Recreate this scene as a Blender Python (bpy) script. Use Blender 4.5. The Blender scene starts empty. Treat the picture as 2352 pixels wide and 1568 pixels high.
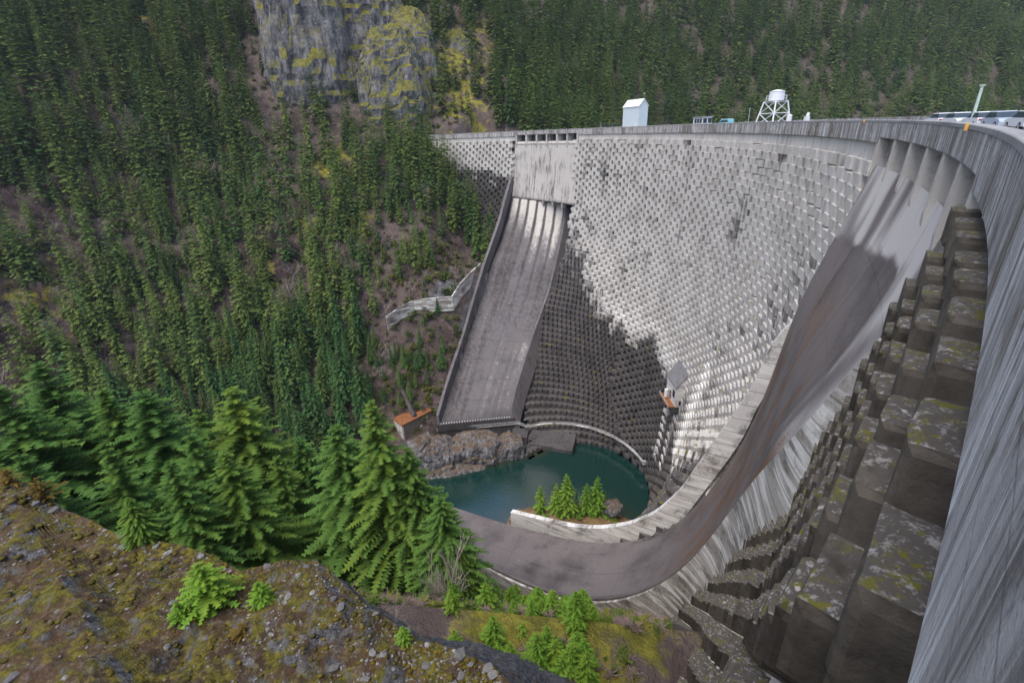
import bpy, math, random
import numpy as np
from mathutils import Vector, Matrix

# ------------------------------------------------------------------ camera, light, sky
S = bpy.context.scene
COL = S.collection
R0 = 180.0                      # radius of the crest arc, metres
CX, CY = -122.166, 131.886      # plan centre of the crest arc; camera stands near the origin
CAMZ = 0.684                    # eye above the coping; coping top is z = 0
WATER = -119.0
F_PX, PITCH, ROLL = 1103.0, 0.4142, -0.0453

cam_d = bpy.data.cameras.new('camera')
cam_d.sensor_width = 36.0
cam_d.lens = 36.0 * F_PX / 2352.0
cam_d.clip_start, cam_d.clip_end = 0.05, 6000
cam_d.dof.use_dof = True
cam_d.dof.focus_distance = 170
cam_d.dof.aperture_fstop = 8
cam = bpy.data.objects.new('camera', cam_d)
COL.objects.link(cam)
cam.matrix_world = Matrix.Translation((0, 0, CAMZ)) @ Matrix.Rotation(math.pi / 2 - PITCH, 4, 'X') @ Matrix.Rotation(ROLL, 4, 'Z')
S.camera = cam

SUN_EL, SUN_AZ = math.radians(66), math.radians(220)   # azimuth from +y, clockwise
W = bpy.data.worlds.new('World'); S.world = W; W.use_nodes = True
nt = W.node_tree
sky = nt.nodes.new('ShaderNodeTexSky'); sky.sky_type = 'NISHITA'; sky.sun_disc = False
sky.sun_elevation = SUN_EL; sky.sun_rotation = SUN_AZ
sky.air_density = 1.0; sky.dust_density = 3.0; sky.ozone_density = 1.0
bg = nt.nodes['Background']; bg.inputs[1].default_value = 0.15
nt.links.new(sky.outputs[0], bg.inputs[0])
sd = bpy.data.lights.new('sun', 'SUN'); sd.energy = 1.2; sd.angle = math.radians(45); sd.color = (1.0, 0.96, 0.9)
sun = bpy.data.objects.new('sun', sd); COL.objects.link(sun)
sdir = Vector((math.sin(SUN_AZ) * math.cos(SUN_EL), math.cos(SUN_AZ) * math.cos(SUN_EL), math.sin(SUN_EL)))
sun.rotation_euler = (-sdir).to_track_quat('-Z', 'Y').to_euler()
sun.location = (-60, -40, 120)
S.view_settings.view_transform = 'Standard'
S.view_settings.look = 'None'
S.view_settings.gamma = 1.0
S.view_settings.use_curve_mapping = False
S.view_settings.exposure = 0.9
S.cycles.max_bounces = 5
S.cycles.transparent_max_bounces = 6

rng = np.random.default_rng(7)
RND = random.Random(7)

# ------------------------------------------------------------------ helpers
def hash3(i, j, k):
    n = (i * 374761393 + j * 668265263 + k * 2147483647 + 1013904223) & 0xFFFFFFFF
    n = ((n ^ (n >> 13)) * 1274126177) & 0xFFFFFFFF
    return ((n ^ (n >> 16)) & 0xFFFF) / 65535.0

def vnoise(P):
    P = np.asarray(P, float)
    f = np.floor(P).astype(np.int64); t = P - f; t = t * t * (3 - 2 * t)
    i, j, k = f[..., 0], f[..., 1], f[..., 2]
    out = 0
    for a in (0, 1):
        for b in (0, 1):
            for c in (0, 1):
                w = (t[..., 0] if a else 1 - t[..., 0]) * (t[..., 1] if b else 1 - t[..., 1]) * (t[..., 2] if c else 1 - t[..., 2])
                out = out + w * hash3(i + a, j + b, k + c)
    return out * 2 - 1

def fbm(P, octv=4, gain=0.5, ridge=False):
    P = np.asarray(P, float); s = 0; a = 1.0; tot = 0
    for o in range(octv):
        n = vnoise(P + 17.3 * o)
        if ridge: n = 1 - 2 * np.abs(n)
        s = s + a * n; tot += a; a *= gain; P = P * 2.03
    return s / tot

class MB:
    """collects quads / triangles, then links them as ONE mesh object"""
    def __init__(self): self.v = []; self.f = []; self.t = []; self.n = 0
    def add(self, V, Fc, tone=0.0):
        V = np.asarray(V, float).reshape(-1, 3)
        self.v.append(V)
        self.f.extend([tuple(int(i) + self.n for i in f) for f in Fc])
        tone = np.asarray(tone, float)
        self.t.append(tone if tone.ndim == 2 else np.broadcast_to(tone, (len(V), 3)) if tone.shape == (3,) else np.repeat(np.broadcast_to(tone, (len(V),))[:, None], 3, 1))
        self.n += len(V)
    def box(self, c, s, rot=0.0, tone=0.0, M=None):
        x, y, z = (q / 2 for q in s)
        V = np.array([(-x, -y, -z), (x, -y, -z), (x, y, -z), (-x, y, -z), (-x, -y, z), (x, -y, z), (x, y, z), (-x, y, z)])
        if M is not None: V = V @ np.array(M).T
        elif rot:
            cr, sr = math.cos(rot), math.sin(rot)
            V = np.c_[V[:, 0] * cr - V[:, 1] * sr, V[:, 0] * sr + V[:, 1] * cr, V[:, 2]]
        self.add(V + np.array(c), BOXF, tone)
    def tube(self, a, b, ra, rb=None, n=6, tone=0.0, cap=True):
        rb = ra if rb is None else rb
        a = np.array(a, float); b = np.array(b, float); d = b - a; L = np.linalg.norm(d) + 1e-9; d /= L
        u = np.cross(d, (0, 0, 1.0)) if abs(d[2]) < .95 else np.cross(d, (1.0, 0, 0)); u /= np.linalg.norm(u); w = np.cross(d, u)
        an = np.linspace(0, 2 * math.pi, n, endpoint=False)
        ring = np.cos(an)[:, None] * u + np.sin(an)[:, None] * w
        V = np.r_[a + ra * ring, b + rb * ring]
        Fc = [(i, (i + 1) % n, n + (i + 1) % n, n + i) for i in range(n)]
        if cap: Fc += [tuple(range(n))[::-1], tuple(range(n, 2 * n))]
        self.add(V, Fc, tone)
    def poly(self, pts, r, n=6, tone=0.0):
        for a, b in zip(pts[:-1], pts[1:]): self.tube(a, b, r, n=n, tone=tone)
    def grid(self, P, tone=0.0):
        """P: (m, n, 3) grid of points"""
        m, n = P.shape[:2]
        idx = np.arange(m * n).reshape(m, n)
        q = np.stack([idx[:-1, :-1], idx[:-1, 1:], idx[1:, 1:], idx[1:, :-1]], -1).reshape(-1, 4)
        tone = np.asarray(tone, float)
        self.add(P.reshape(-1, 3), q, tone.reshape(-1, 3) if tone.size == 3 * m * n else tone.reshape(-1) if tone.ndim else tone)
    def loft(self, rows, tone=0.0, close=False):
        rows = [np.asarray(r, float) for r in rows]
        if close: rows = rows + [rows[0]]
        self.grid(np.stack(rows), tone)
    def mesh(self, name, smooth=False):
        me = bpy.data.meshes.new(name)
        V = np.concatenate(self.v)
        me.from_pydata(V.tolist(), [], self.f)
        T = [t if t.ndim == 2 else np.c_[t, t, t] for t in self.t]
        T = np.concatenate(T)
        if np.abs(T).max() > 0:
            at = me.attributes.new('tone', 'FLOAT_COLOR', 'POINT')
            at.data.foreach_set('color', np.c_[T, np.ones(len(T))].astype(np.float32).ravel())
        if smooth: me.polygons.foreach_set('use_smooth', [True] * len(me.polygons))
        me.update()
        return me
    def build(self, name, mat, parent=None, smooth=False, origin=None):
        me = self.mesh(name, smooth)
        return link(name, me, mat, parent)

BOXF = [(3, 2, 1, 0), (4, 5, 6, 7), (0, 1, 5, 4), (1, 2, 6, 5), (2, 3, 7, 6), (3, 0, 4, 7)]

def link(name, me, mat, parent=None):
    o = bpy.data.objects.new(name, me); COL.objects.link(o)
    if mat is not None and not me.materials: me.materials.append(mat)
    if parent is not None: put(o, parent)
    return o
def put(o, parent):
    o.parent = parent
    root = parent
    o.matrix_parent_inverse = WINV.get(parent.name, Matrix.Identity(4))
WINV = {}
def tag(o, label=None, cat=None, group=None, kind=None):
    if label: o['label'] = label
    if cat: o['category'] = cat
    if group: o['group'] = group
    if kind: o['kind'] = kind
    return o
def thing(name, loc, label, cat, group=None, rz=0.0):
    """an Empty at the base; its parts are given in world coordinates"""
    o = bpy.data.objects.new(name, None); COL.objects.link(o)
    o.location = loc; o.rotation_euler = (0, 0, rz); o.empty_display_size = 0.5
    WINV[o.name] = (Matrix.Translation(loc) @ Matrix.Rotation(rz, 4, 'Z')).inverted()
    return tag(o, label, cat, group)
def local_thing(name, loc, label, cat, group=None, rz=0.0):
    """an Empty whose parts are given in its own coordinates"""
    o = thing(name, loc, label, cat, group, rz); WINV[o.name] = Matrix.Identity(4); return o

def pol(th, r, z):
    """crest polar coordinates (degrees) -> world"""
    t = np.radians(th)
    th, r, z = np.broadcast_arrays(np.asarray(t, float), np.asarray(r, float), np.asarray(z, float))
    return np.stack([CX + r * np.cos(th), CY + r * np.sin(th), z], -1)

# ------------------------------------------------------------------ materials
class NT:
    def __init__(self, name):
        self.m = bpy.data.materials.new(name); self.m.use_nodes = True
        self.t = self.m.node_tree; self.b = self.t.nodes['Principled BSDF']
        self.b.inputs['Roughness'].default_value = .9
        self.b.inputs['Specular IOR Level'].default_value = .25
    def n(self, kind, **kw):
        q = self.t.nodes.new(kind)
        for k, v in kw.items():
            if k in q.inputs: q.inputs[k].default_value = v
            else: setattr(q, k, v)
        return q
    def l(self, a, b): self.t.links.new(a, b)
    def pos(self, sx=1, sy=1, sz=1):
        g = self.n('ShaderNodeNewGeometry'); m = self.n('ShaderNodeMapping')
        m.inputs['Scale'].default_value = (sx, sy, sz); self.l(g.outputs['Position'], m.inputs[0]); return m.outputs[0]
    def noise(self, scale, detail=4, rough=.6, sx=1, sy=1, sz=1, dist=0):
        q = self.n('ShaderNodeTexNoise'); q.inputs['Scale'].default_value = scale; q.inputs['Detail'].default_value = detail
        q.inputs['Roughness'].default_value = rough; q.inputs['Distortion'].default_value = dist
        self.l(self.pos(sx, sy, sz), q.inputs['Vector']); return q.outputs['Fac']
    def ramp(self, f, lo, hi):
        q = self.n('ShaderNodeMapRange'); q.interpolation_type = 'SMOOTHSTEP'
        q.inputs[1].default_value = lo; q.inputs[2].default_value = hi; self.l(f, q.inputs[0]); return q.outputs[0]
    def math(self, op, a, b=None, clamp=False):
        q = self.n('ShaderNodeMath'); q.operation = op; q.use_clamp = clamp
        for i, x in enumerate((a, b)):
            if x is None: continue
            if isinstance(x, (int, float)): q.inputs[i].default_value = x
            else: self.l(x, q.inputs[i])
        return q.outputs[0]
    def mix(self, f, a, b, blend='MIX'):
        q = self.n('ShaderNodeMix'); q.data_type = 'RGBA'; q.blend_type = blend
        for i, x in ((0, f), (6, a), (7, b)):
            if isinstance(x, (int, float)): q.inputs[i].default_value = x
            elif isinstance(x, tuple): q.inputs[i].default_value = (*x, 1)
            else: self.l(x, q.inputs[i])
        return q.outputs[2]
    def up(self, lo=.55, hi=.85):
        g = self.n('ShaderNodeNewGeometry'); s = self.n('ShaderNodeSeparateXYZ'); self.l(g.outputs['Normal'], s.inputs[0])
        return self.ramp(s.outputs[2], lo, hi)
    def attr(self, ch=0):
        a = self.n('ShaderNodeAttribute'); a.attribute_name = 'tone'
        s = self.n('ShaderNodeSeparateColor'); self.l(a.outputs['Color'], s.inputs[0]); return s.outputs[ch]
    def rand(self):
        return self.n('ShaderNodeObjectInfo').outputs['Random']
    def color(self, c): self.l(c, self.b.inputs['Base Color'])
    def bump(self, h, strength=.5, dist=.1):
        q = self.n('ShaderNodeBump'); q.inputs['Strength'].default_value = strength; q.inputs['Distance'].default_value = dist
        self.l(h, q.inputs['Height']); self.l(q.outputs[0], self.b.inputs['Normal'])

def concrete(name, light, dark, streak=.5, lo=.35, hi=.7, fine=2.5, moss=0.0, attr=False, boards=0.0, bump=.5, bdist=.06, gravel=0.0, sz=.06, ss=.9, wcol=(.8, .78, .74), wn=.9, joints=0.0, chips=0):
    k = NT(name)
    big = k.noise(.12, 3); st = k.noise(ss, 4, .65, 1, 1, sz); fi = k.noise(fine, 5, .7)
    f = k.math('ADD', k.math('MULTIPLY', st, streak), k.math('MULTIPLY', big, 1 - streak))
    f = k.ramp(k.math('ADD', f, k.math('MULTIPLY', k.math('SUBTRACT', fi, .5), .35)), lo, hi)
    c = k.mix(f, light, dark)
    if boards:
        bd = k.noise(.35, 2, .5, .4, .4, boards)
        c = k.mix(k.ramp(bd, .45, .62), c, k.mix(.75, c, (.82, .8, .76)))
    if attr:
        # stain carried by the concrete itself: 0 clean .. 1 black algae
        a = k.attr(0); w = k.attr(1)
        a = k.ramp(k.math('ADD', a, k.math('MULTIPLY', k.math('SUBTRACT', st, .5), .5)), .3, .7)
        c = k.mix(a, c, k.mix(f, (.1, .09, .087), (.04, .036, .037)))
        w = k.ramp(k.math('ADD', w, k.math('MULTIPLY', k.math('SUBTRACT', st, .5), wn)), .25, .8 if wn > .5 else .6)
        c = k.mix(w, c, wcol)
        c = k.mix(k.math('MULTIPLY', k.attr(2), k.ramp(fi, .36, .56)), c, (.17, .088, .04))
    if chips: c = k.mix(k.ramp(k.noise(chips, 5, .8), .685, .72), c, (.42, .4, .37))
    if joints:
        g_ = k.n('ShaderNodeNewGeometry'); s_ = k.n('ShaderNodeSeparateXYZ'); k.l(g_.outputs['Position'], s_.inputs[0])
        zz = k.math('ADD', s_.outputs[2], k.math('MULTIPLY', k.noise(.08, 2), 1.2))
        fr = k.math('FRACT', k.math('DIVIDE', zz, joints))
        c = k.mix(k.math('MULTIPLY', k.ramp(fr, .09, .0), .75), c, (.06, .05, .045))
        fr2 = k.math('FRACT', k.math('DIVIDE', zz, joints / 6))
        c = k.mix(k.math('MULTIPLY', k.ramp(fr2, .25, .0), k.math('MULTIPLY', fi, .55)), c, (.1, .085, .075))
        c = k.mix(k.ramp(k.noise(.22, 5, .7), .52, .68), c, k.mix(.7, c, (.07, .058, .05)))
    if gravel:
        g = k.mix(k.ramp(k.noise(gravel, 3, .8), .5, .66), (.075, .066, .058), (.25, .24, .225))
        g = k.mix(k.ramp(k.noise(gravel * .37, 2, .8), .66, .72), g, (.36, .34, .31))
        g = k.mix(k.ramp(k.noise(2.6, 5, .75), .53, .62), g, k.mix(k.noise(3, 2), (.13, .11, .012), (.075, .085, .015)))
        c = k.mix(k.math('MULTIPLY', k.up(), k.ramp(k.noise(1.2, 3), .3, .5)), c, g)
    if moss:
        mc = k.mix(k.noise(.8, 3), (.10, .11, .02), (.2, .17, .02))
        mf = k.math('MULTIPLY', k.up(), k.ramp(k.noise(.25, 4), .62 - moss * .3, .72 - moss * .2))
        c = k.mix(mf, c, mc)
    k.color(c); k.bump(k.math('ADD', fi, k.math('MULTIPLY', st, .4)), bump, bdist)
    k.b.inputs['Roughness'].default_value = .85
    return k.m

def plain(name, col, rough=.6, metal=0.0, var=.15, scale=3.0):
    k = NT(name)
    f = k.noise(scale, 4)
    c = k.mix(k.ramp(f, .35, .7), col, tuple(q * (1 - var) for q in col))
    k.color(c); k.b.inputs['Roughness'].default_value = rough; k.b.inputs['Metallic'].default_value = metal
    return k.m

M = {}
M['face'] = concrete('dam_face_concrete', (.57, .545, .515), (.36, .34, .31),   .55, .42, .68, moss=.15, attr=True, bump=.35)
M['face_near'] = concrete('weathered_block_concrete', (.115, .1, .083), (.035, .03, .024), .5, .35, .65, moss=.0, bump=.6, gravel=6.0)  # base darkened for algae film, and to put shade on upright faces into the colour
def streaked(name):
    k = NT(name)
    a = k.noise(2.6, 5, .7, 1, 1, .045); b = k.noise(.9, 4, .6, 1, 1, .06); d = k.noise(.22, 4, .6, 1, 1, .3); f = k.noise(9, 4, .75)
    c = k.mix(k.ramp(k.math('ADD', k.math('MULTIPLY', a, .6), k.math('MULTIPLY', b, .4)), .4, .6), (.17, .155, .145), (.47, .455, .45))
    c = k.mix(k.ramp(k.noise(3.0, 5, .75, 1, 1, .05), .52, .66), c, (.76, .77, .79))
    c = k.mix(k.math('MULTIPLY', k.ramp(d, .5, .64), k.ramp(a, .35, .6)), c, (.115, .09, .06))
    c = k.mix(k.math('MULTIPLY', k.ramp(f, .58, .7), .45), c, (.09, .08, .075))
    g = k.n('ShaderNodeNewGeometry'); s = k.n('ShaderNodeSeparateXYZ'); k.l(g.outputs['Position'], s.inputs[0])
    fr = k.math('FRACT', k.math('ADD', k.math('DIVIDE', s.outputs[2], .62), k.math('MULTIPLY', k.noise(.5, 2), .06)))
    c = k.mix(k.math('MULTIPLY', k.ramp(fr, .045, .0), .6), c, (.08, .07, .065))
    c = k.mix(k.math('MULTIPLY', k.ramp(k.noise(1.1, 5, .75, 1, 1, .5), .54, .64), .75), c, (.62, .62, .63))
    c = k.mix(k.math('MULTIPLY', k.ramp(k.noise(1.6, 5, .75, 1, 1, .4), .56, .68), .8), c, (.1, .085, .07))
    k.color(c); k.bump(k.math('ADD', f, a), .6, .03); k.b.inputs['Roughness'].default_value = .85
    return k.m
M['parapet'] = streaked('parapet_concrete')
M['coping'] = concrete('coping_concrete', (.3, .3, .3), (.18, .18, .18), .2, .4, .7, bump=.3)
M['block'] = concrete('spillway_block_concrete', (.5, .47, .44), (.17, .15, .145), .55, .48, .66, attr=True, sz=.1)
M['chute'] = concrete('chute_concrete', (.15, .138, .142), (.085, .078, .083), .6, .4, .7, attr=True, sz=.03, ss=.8, wcol=(.52, .485, .44), bump=.25)
M['chute_r'] = concrete('dark_chute_concrete', (.16, .14, .136), (.095, .083, .082), .35, .42, .66, attr=True, sz=.3, ss=.25, wcol=(.5, .475, .46), bump=.2, fine=4.0, wn=.25, chips=.8)
M['plank'] = concrete('board_marked_concrete', (.62, .6, .57), (.24, .21, .18), .25, .5, .68, boards=3.2, bump=.7, bdist=.1, sz=1.2, ss=.4, joints=2.5)
M['plank_d'] = concrete('stained_board_marked_concrete', (.42, .39, .355), (.15, .13, .11), .35, .42, .66, boards=3.2, bump=.7, bdist=.1, sz=1.6, ss=.3, joints=2.3)
M['darkwall'] = concrete('dark_wet_concrete', (.085, .078, .076), (.04, .036, .036), .5)
M['road'] = plain('asphalt', (.09, .09, .09), .9)
M['white'] = plain('white_paint', (.78, .8, .82), .5, 0, .05)
M['whitewall'] = plain('pale_blue_white_siding', (.62, .7, .74), .6, 0, .06, .5)
M['roofmetal'] = plain('white_metal_roof', (.82, .85, .88), .35, .0, .05)
M['steel'] = plain('galvanised_steel', (.55, .56, .58), .45, .3, .2)
M['dark'] = plain('dark_opening', (.02, .022, .026), .7)
M['gate'] = plain('gate_steel', (.07, .085, .105), .5, .2)
M['glass'] = plain('window_glass', (.05, .07, .09), .08, 0)
M['blue'] = plain('light_blue_paint', (.25, .55, .65), .35)
M['rubber'] = plain('tyre_rubber', (.03, .03, .03), .9)
M['orange'] = plain('orange_reflector', (.75, .42, .12), .4)
M['red'] = plain('red_lens', (.5, .04, .05), .3)
M['lamp_post'] = plain('pale_green_paint', (.5, .62, .56), .5)
M['roof_grey'] = plain('grey_slab_roof', (.2, .2, .205), .85, 0, .3, .8)
M['rust'] = plain('leaf_litter_roof', (.3, .12, .05), .95, 0, .55, 1.2)
M['brick'] = plain('old_brown_concrete', (.2, .17, .14), .95, 0, .4, 1.0)
M['bark'] = plain('conifer_bark', (.09, .07, .055), .95, 0, .4, 3)
M['bare'] = plain('bare_twig', (.36, .31, .27), .95, 0, .35, 2)
M['bare_pink'] = plain('reddish_twig', (.23, .155, .155), .95, 0, .3, .3)
M['snag'] = plain('bleached_dead_wood', (.42, .38, .33), .95, 0, .3, 2)

def foliage(name, c1, c2, c3):
    k = NT(name)
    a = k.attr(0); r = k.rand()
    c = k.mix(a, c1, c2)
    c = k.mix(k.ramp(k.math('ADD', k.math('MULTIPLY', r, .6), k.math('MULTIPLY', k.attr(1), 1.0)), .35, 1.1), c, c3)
    k.color(c); k.b.inputs['Roughness'].default_value = .7
    k.b.inputs['Specular IOR Level'].default_value = .15
    tr = k.n('ShaderNodeBsdfTranslucent'); k.l(c, tr.inputs[0])
    ms = k.n('ShaderNodeMixShader'); ms.inputs[0].default_value = .25
    k.l(k.b.outputs[0], ms.inputs[1]); k.l(tr.outputs[0], ms.inputs[2])
    k.l(ms.outputs[0], k.t.nodes['Material Output'].inputs[0])
    return k.m
M['leaf_far'] = foliage('far_conifer_needles', (.024, .068, .026), (.078, .185, .056), (.15, .21, .05))
M['leaf_near'] = foliage('near_conifer_needles', (.028, .072, .018), (.095, .2, .04), (.14, .23, .035))
M['leaf_bright'] = foliage('young_conifer_needles', (.065, .14, .018), (.17, .32, .035), (.2, .31, .035))
M['leaf_bright2'] = foliage('bright_green_conifer_needles', (.034, .082, .02), (.115, .22, .042), (.17, .25, .035))  # brighter green needles for some of the near conifers
M['leaf_moss'] = foliage('undergrowth_leaves', (.05, .08, .015), (.13, .17, .03), (.22, .2, .035))
M['leaf_gold'] = foliage('golden_brown_fern', (.11, .07, .015), (.19, .125, .02), (.12, .08, .02))

def ground(name, rockfac=(.45, .75), moss_amt=.5, sc=.05, fine=.6, rockcol=((.2, .2, .21), (.07, .07, .08)), soil=((.052, .04, .03), (.1, .075, .068)), mosscol=((.11, .105, .018), (.26, .23, .035)), bump=.8, bdist=.6):
    k = NT(name)
    big = k.noise(sc, 4); med = k.noise(sc * 5, 5, .65); fi = k.noise(fine, 6, .7)
    so = k.mix(k.ramp(big, .4, .6), *soil)
    so = k.mix(k.ramp(fi, .45, .75), so, (.17, .135, .12))
    ms = k.mix(k.ramp(fi, .35, .65), *mosscol)
    mf = k.ramp(k.math('ADD', k.math('ADD', k.math('MULTIPLY', med, .75), k.math('MULTIPLY', fi, .25)), k.math('MULTIPLY', k.attr(0), .34)), .66 - moss_amt * .15, .76 - moss_amt * .12)
    c = k.mix(mf, so, ms)
    rk = k.mix(k.ramp(k.noise(fine * .8, 6, .75, 1, 1, .45), .35, .65), *rockcol)
    rk = k.mix(k.ramp(k.noise(fine * 2.2, 4, .6), .62, .7), rk, (.38, .37, .36))
    g = k.n('ShaderNodeNewGeometry'); s = k.n('ShaderNodeSeparateXYZ'); k.l(g.outputs['Normal'], s.inputs[0])
    steep = k.math('SUBTRACT', 1.0, s.outputs[2])
    rf = k.ramp(k.math('ADD', k.math('ADD', steep, k.math('MULTIPLY', k.math('SUBTRACT', med, .5), .7)), k.math('MULTIPLY', k.attr(1), .7)), *rockfac)
    c = k.mix(rf, c, rk)
    k.color(c); k.bump(k.math('ADD', fi, k.math('MULTIPLY', med, .6)), bump, bdist)
    k.b.inputs['Roughness'].default_value = .95
    return k.m
M['slope'] = ground('forest_floor', (.62, .85), .35, .03, .35, bump=.9, bdist=1.0)
M['cliff'] = ground('lichen_cliff_rock', (.56, .86), 2.3, .05, .3, rockcol=((.25, .24, .245), (.05, .05, .055)), soil=((.12, .105, .06), (.19, .165, .07)), mosscol=((.1, .1, .02), (.225, .205, .035)), bump=1.0, bdist=1.6)
M['fore'] = ground('mossy_foreground_rock', (.08, .36), 1.5, .35, 6.5, rockcol=((.17, .17, .175), (.03, .03, .036)), soil=((.045, .028, .014), (.085, .052, .028)), mosscol=((.048, .056, .008), (.165, .135, .015)), bump=1.0, bdist=.12)
M['shore'] = ground('broken_shore_rock', (.16, .4), .6, .12, .9, rockcol=((.25, .245, .25), (.05, .05, .06)), soil=((.085, .06, .035), (.13, .085, .05)), bump=1.0, bdist=.35)
M['island'] = ground('island_ground', (.6, .8), 1.0, .2, 1.5, soil=((.13, .07, .035), (.2, .13, .06)), mosscol=((.13, .13, .02), (.3, .25, .03)), bump=.8, bdist=.2)

def water(name, deep, rough):
    k = NT(name)
    n1 = k.noise(1.1, 3, .6); n2 = k.noise(.05, 2)
    c = k.mix(k.attr(0), deep, (.09, .062, .012))
    k.color(c); k.b.inputs['Roughness'].default_value = rough; k.b.inputs['IOR'].default_value = 1.8
    k.b.inputs['Specular IOR Level'].default_value = .8
    k.bump(k.math('ADD', n1, n2), .25, .12)
    return k.m
M['water'] = water('green_pool_water', (.002, .026, .021), .05)
M['lake'] = water('lake_water', (.02, .05, .07), .1)

# ------------------------------------------------------------------ the dam: shape of its downstream face
AX = math.radians(3.0); EA = np.array([math.cos(AX), math.sin(AX)]); NA = np.array([-EA[1], EA[0]])
ZA = [0, 10, 25, 34, 45, 60, 75, 90, 103, 110, 116, 121, 135]
AA = [0, 0, 4, 11, 25, 57, 92, 112, 123, 132, 139, 146, 150]
AR = [0, 0, 3, 12, 20, 37.5, 48, 58, 68, 75, 80, 85, 90]        # right abutment is flatter
ZK = [0, 4, 6, 15, 30, 60, 100, 121, 135]
KK = [180.4, 180.3, 179.7, 178.9, 178.3, 176, 172, 169, 167]
ZKR = [0, 4.45, 5.95, 7.45, 9.5, 13.5, 19, 30, 60, 100, 135]; KKR = [179.7, 179.6, 179.15, 178.8, 178.45, 178.0, 177.5, 177.0, 176, 172, 167]
def contour(s, z, off=0.0, right=False):
    """point of the face at arc length s from the crown line and level z (plan, relative to the arc centre)"""
    d = -np.asarray(z, float)
    a = np.interp(d, ZA, AR if right else AA); k = np.interp(d, ZKR, KKR) if right else np.interp(d, ZK, KK); rho = k - a
    x = a + (rho + off) * np.cos(s / rho); y = (rho + off) * np.sin(s / rho)
    return np.stack([x * EA[0] + y * NA[0], x * EA[1] + y * NA[1]], -1), np.stack([np.cos(s / rho) * EA[0] + np.sin(s / rho) * NA[0], np.cos(s / rho) * EA[1] + np.sin(s / rho) * NA[1]], -1)

def side(poly, P):
    """signed distance to the right of a plan polyline (walked downwards)"""
    P = np.asarray(P); best = np.full(P.shape[:-1], 1e9); sg = np.zeros(P.shape[:-1])
    poly = np.asarray(poly, float)
    for i, (a, b) in enumerate(zip(poly[:-1], poly[1:])):
        d = b - a; L2 = d @ d
        t = ((P - a) @ d) / L2
        t = np.clip(t, None if i == 0 else 0, None if i == len(poly) - 2 else 1)
        q = P - a - t[..., None] * d; r = np.hypot(q[..., 0], q[..., 1])
        cr = q[..., 0] * d[1] - q[..., 1] * d[0]
        m = r < best; best = np.where(m, r, best); sg = np.where(m, np.sign(cr), sg)
    return best * sg
ER = np.array([math.cos(math.radians(-31.5)), math.sin(math.radians(-31.5))]); NR = np.array([-ER[1], ER[0]])
def rchute(r, off, z): return np.array([CX, CY, 0]) + np.array([*(r * ER + off * NR), z])
LW_BASE = [(156, 97), (154, 92), (153, 91), (152.3, 89.5), (150.5, 87.3), (147.4, 83.8), (144, 80.5), (137, 71.5), (131, 62), (128, 54), (128, 45.5), (127.5, 34)]
LW_OUT = [(131, 133), (127.6, 125), (124.3, 113), (116, 94), (108, 76), (98, 53), (90, 37)]
# right chute: floor edge curve on the camera side (r, offset, z)
RC_R = [(179.4, -19.2, -4.5), (178.7, -20.3, -7.4), (178.2, -21.3, -9.3), (177, -20.7, -13.5), (176, -16.5, -19), (174.7, -9.1, -26), (173.3, -4.6, -34), (171.9, -1.3, -41.4), (168.1, 1.2, -53.5), (166, 2.6, -58.2), (163.8, 3.6, -63.3), (160.3, 3.9, -67.7), (154.8, 4.4, -72.5), (149.7, 4.7, -75.6), (141, 6.1, -78.3), (134.4, 7.3, -79.7), (127, 8.6, -81), (112, 10.5, -82.2)]
RC_L = [(179, 20.6, -4.5), (178.2, 20.6, -7), (177.2, 20.6, -11.5), (175.9, 20.5, -15.5), (174.9, 20.4, -19), (174.2, 20.3, -22), (173.7, 20.3, -27), (172.8, 20.3, -35), (171.7, 20.3, -41), (170.5, 20.3, -46.5), (169.1, 20.3, -51), (164, 20.3, -63.2), (160.4, 20.3, -67.7), (155.4, 20.3, -72.1), (150.5, 20.3, -75), (145, 20.3, -77.2), (138, 20.3, -78.6), (128, 20.3, -80.6), (112, 20.3, -82.2)]
RC_TOP = [(175.5, 21, -22), (173, 21, -26.2), (172.3, 21, -27.5), (171.6, 21, -31.4), (171, 21, -34.4), (169.7, 21, -38.5), (167.3, 21, -45), (164.6, 21, -52.3), (163.1, 21, -56.8), (159.1, 21, -64), (154.8, 21, -68.5), (149.1, 21, -72.3), (143.1, 21, -74.7), (136.2, 21, -76), (128, 21, -77.4)]

dam = thing('dam', (CX + 172, CY + 8, WATER), 'tall curved grey concrete arch dam with waffled face and two spillway chutes', 'dam')

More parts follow.
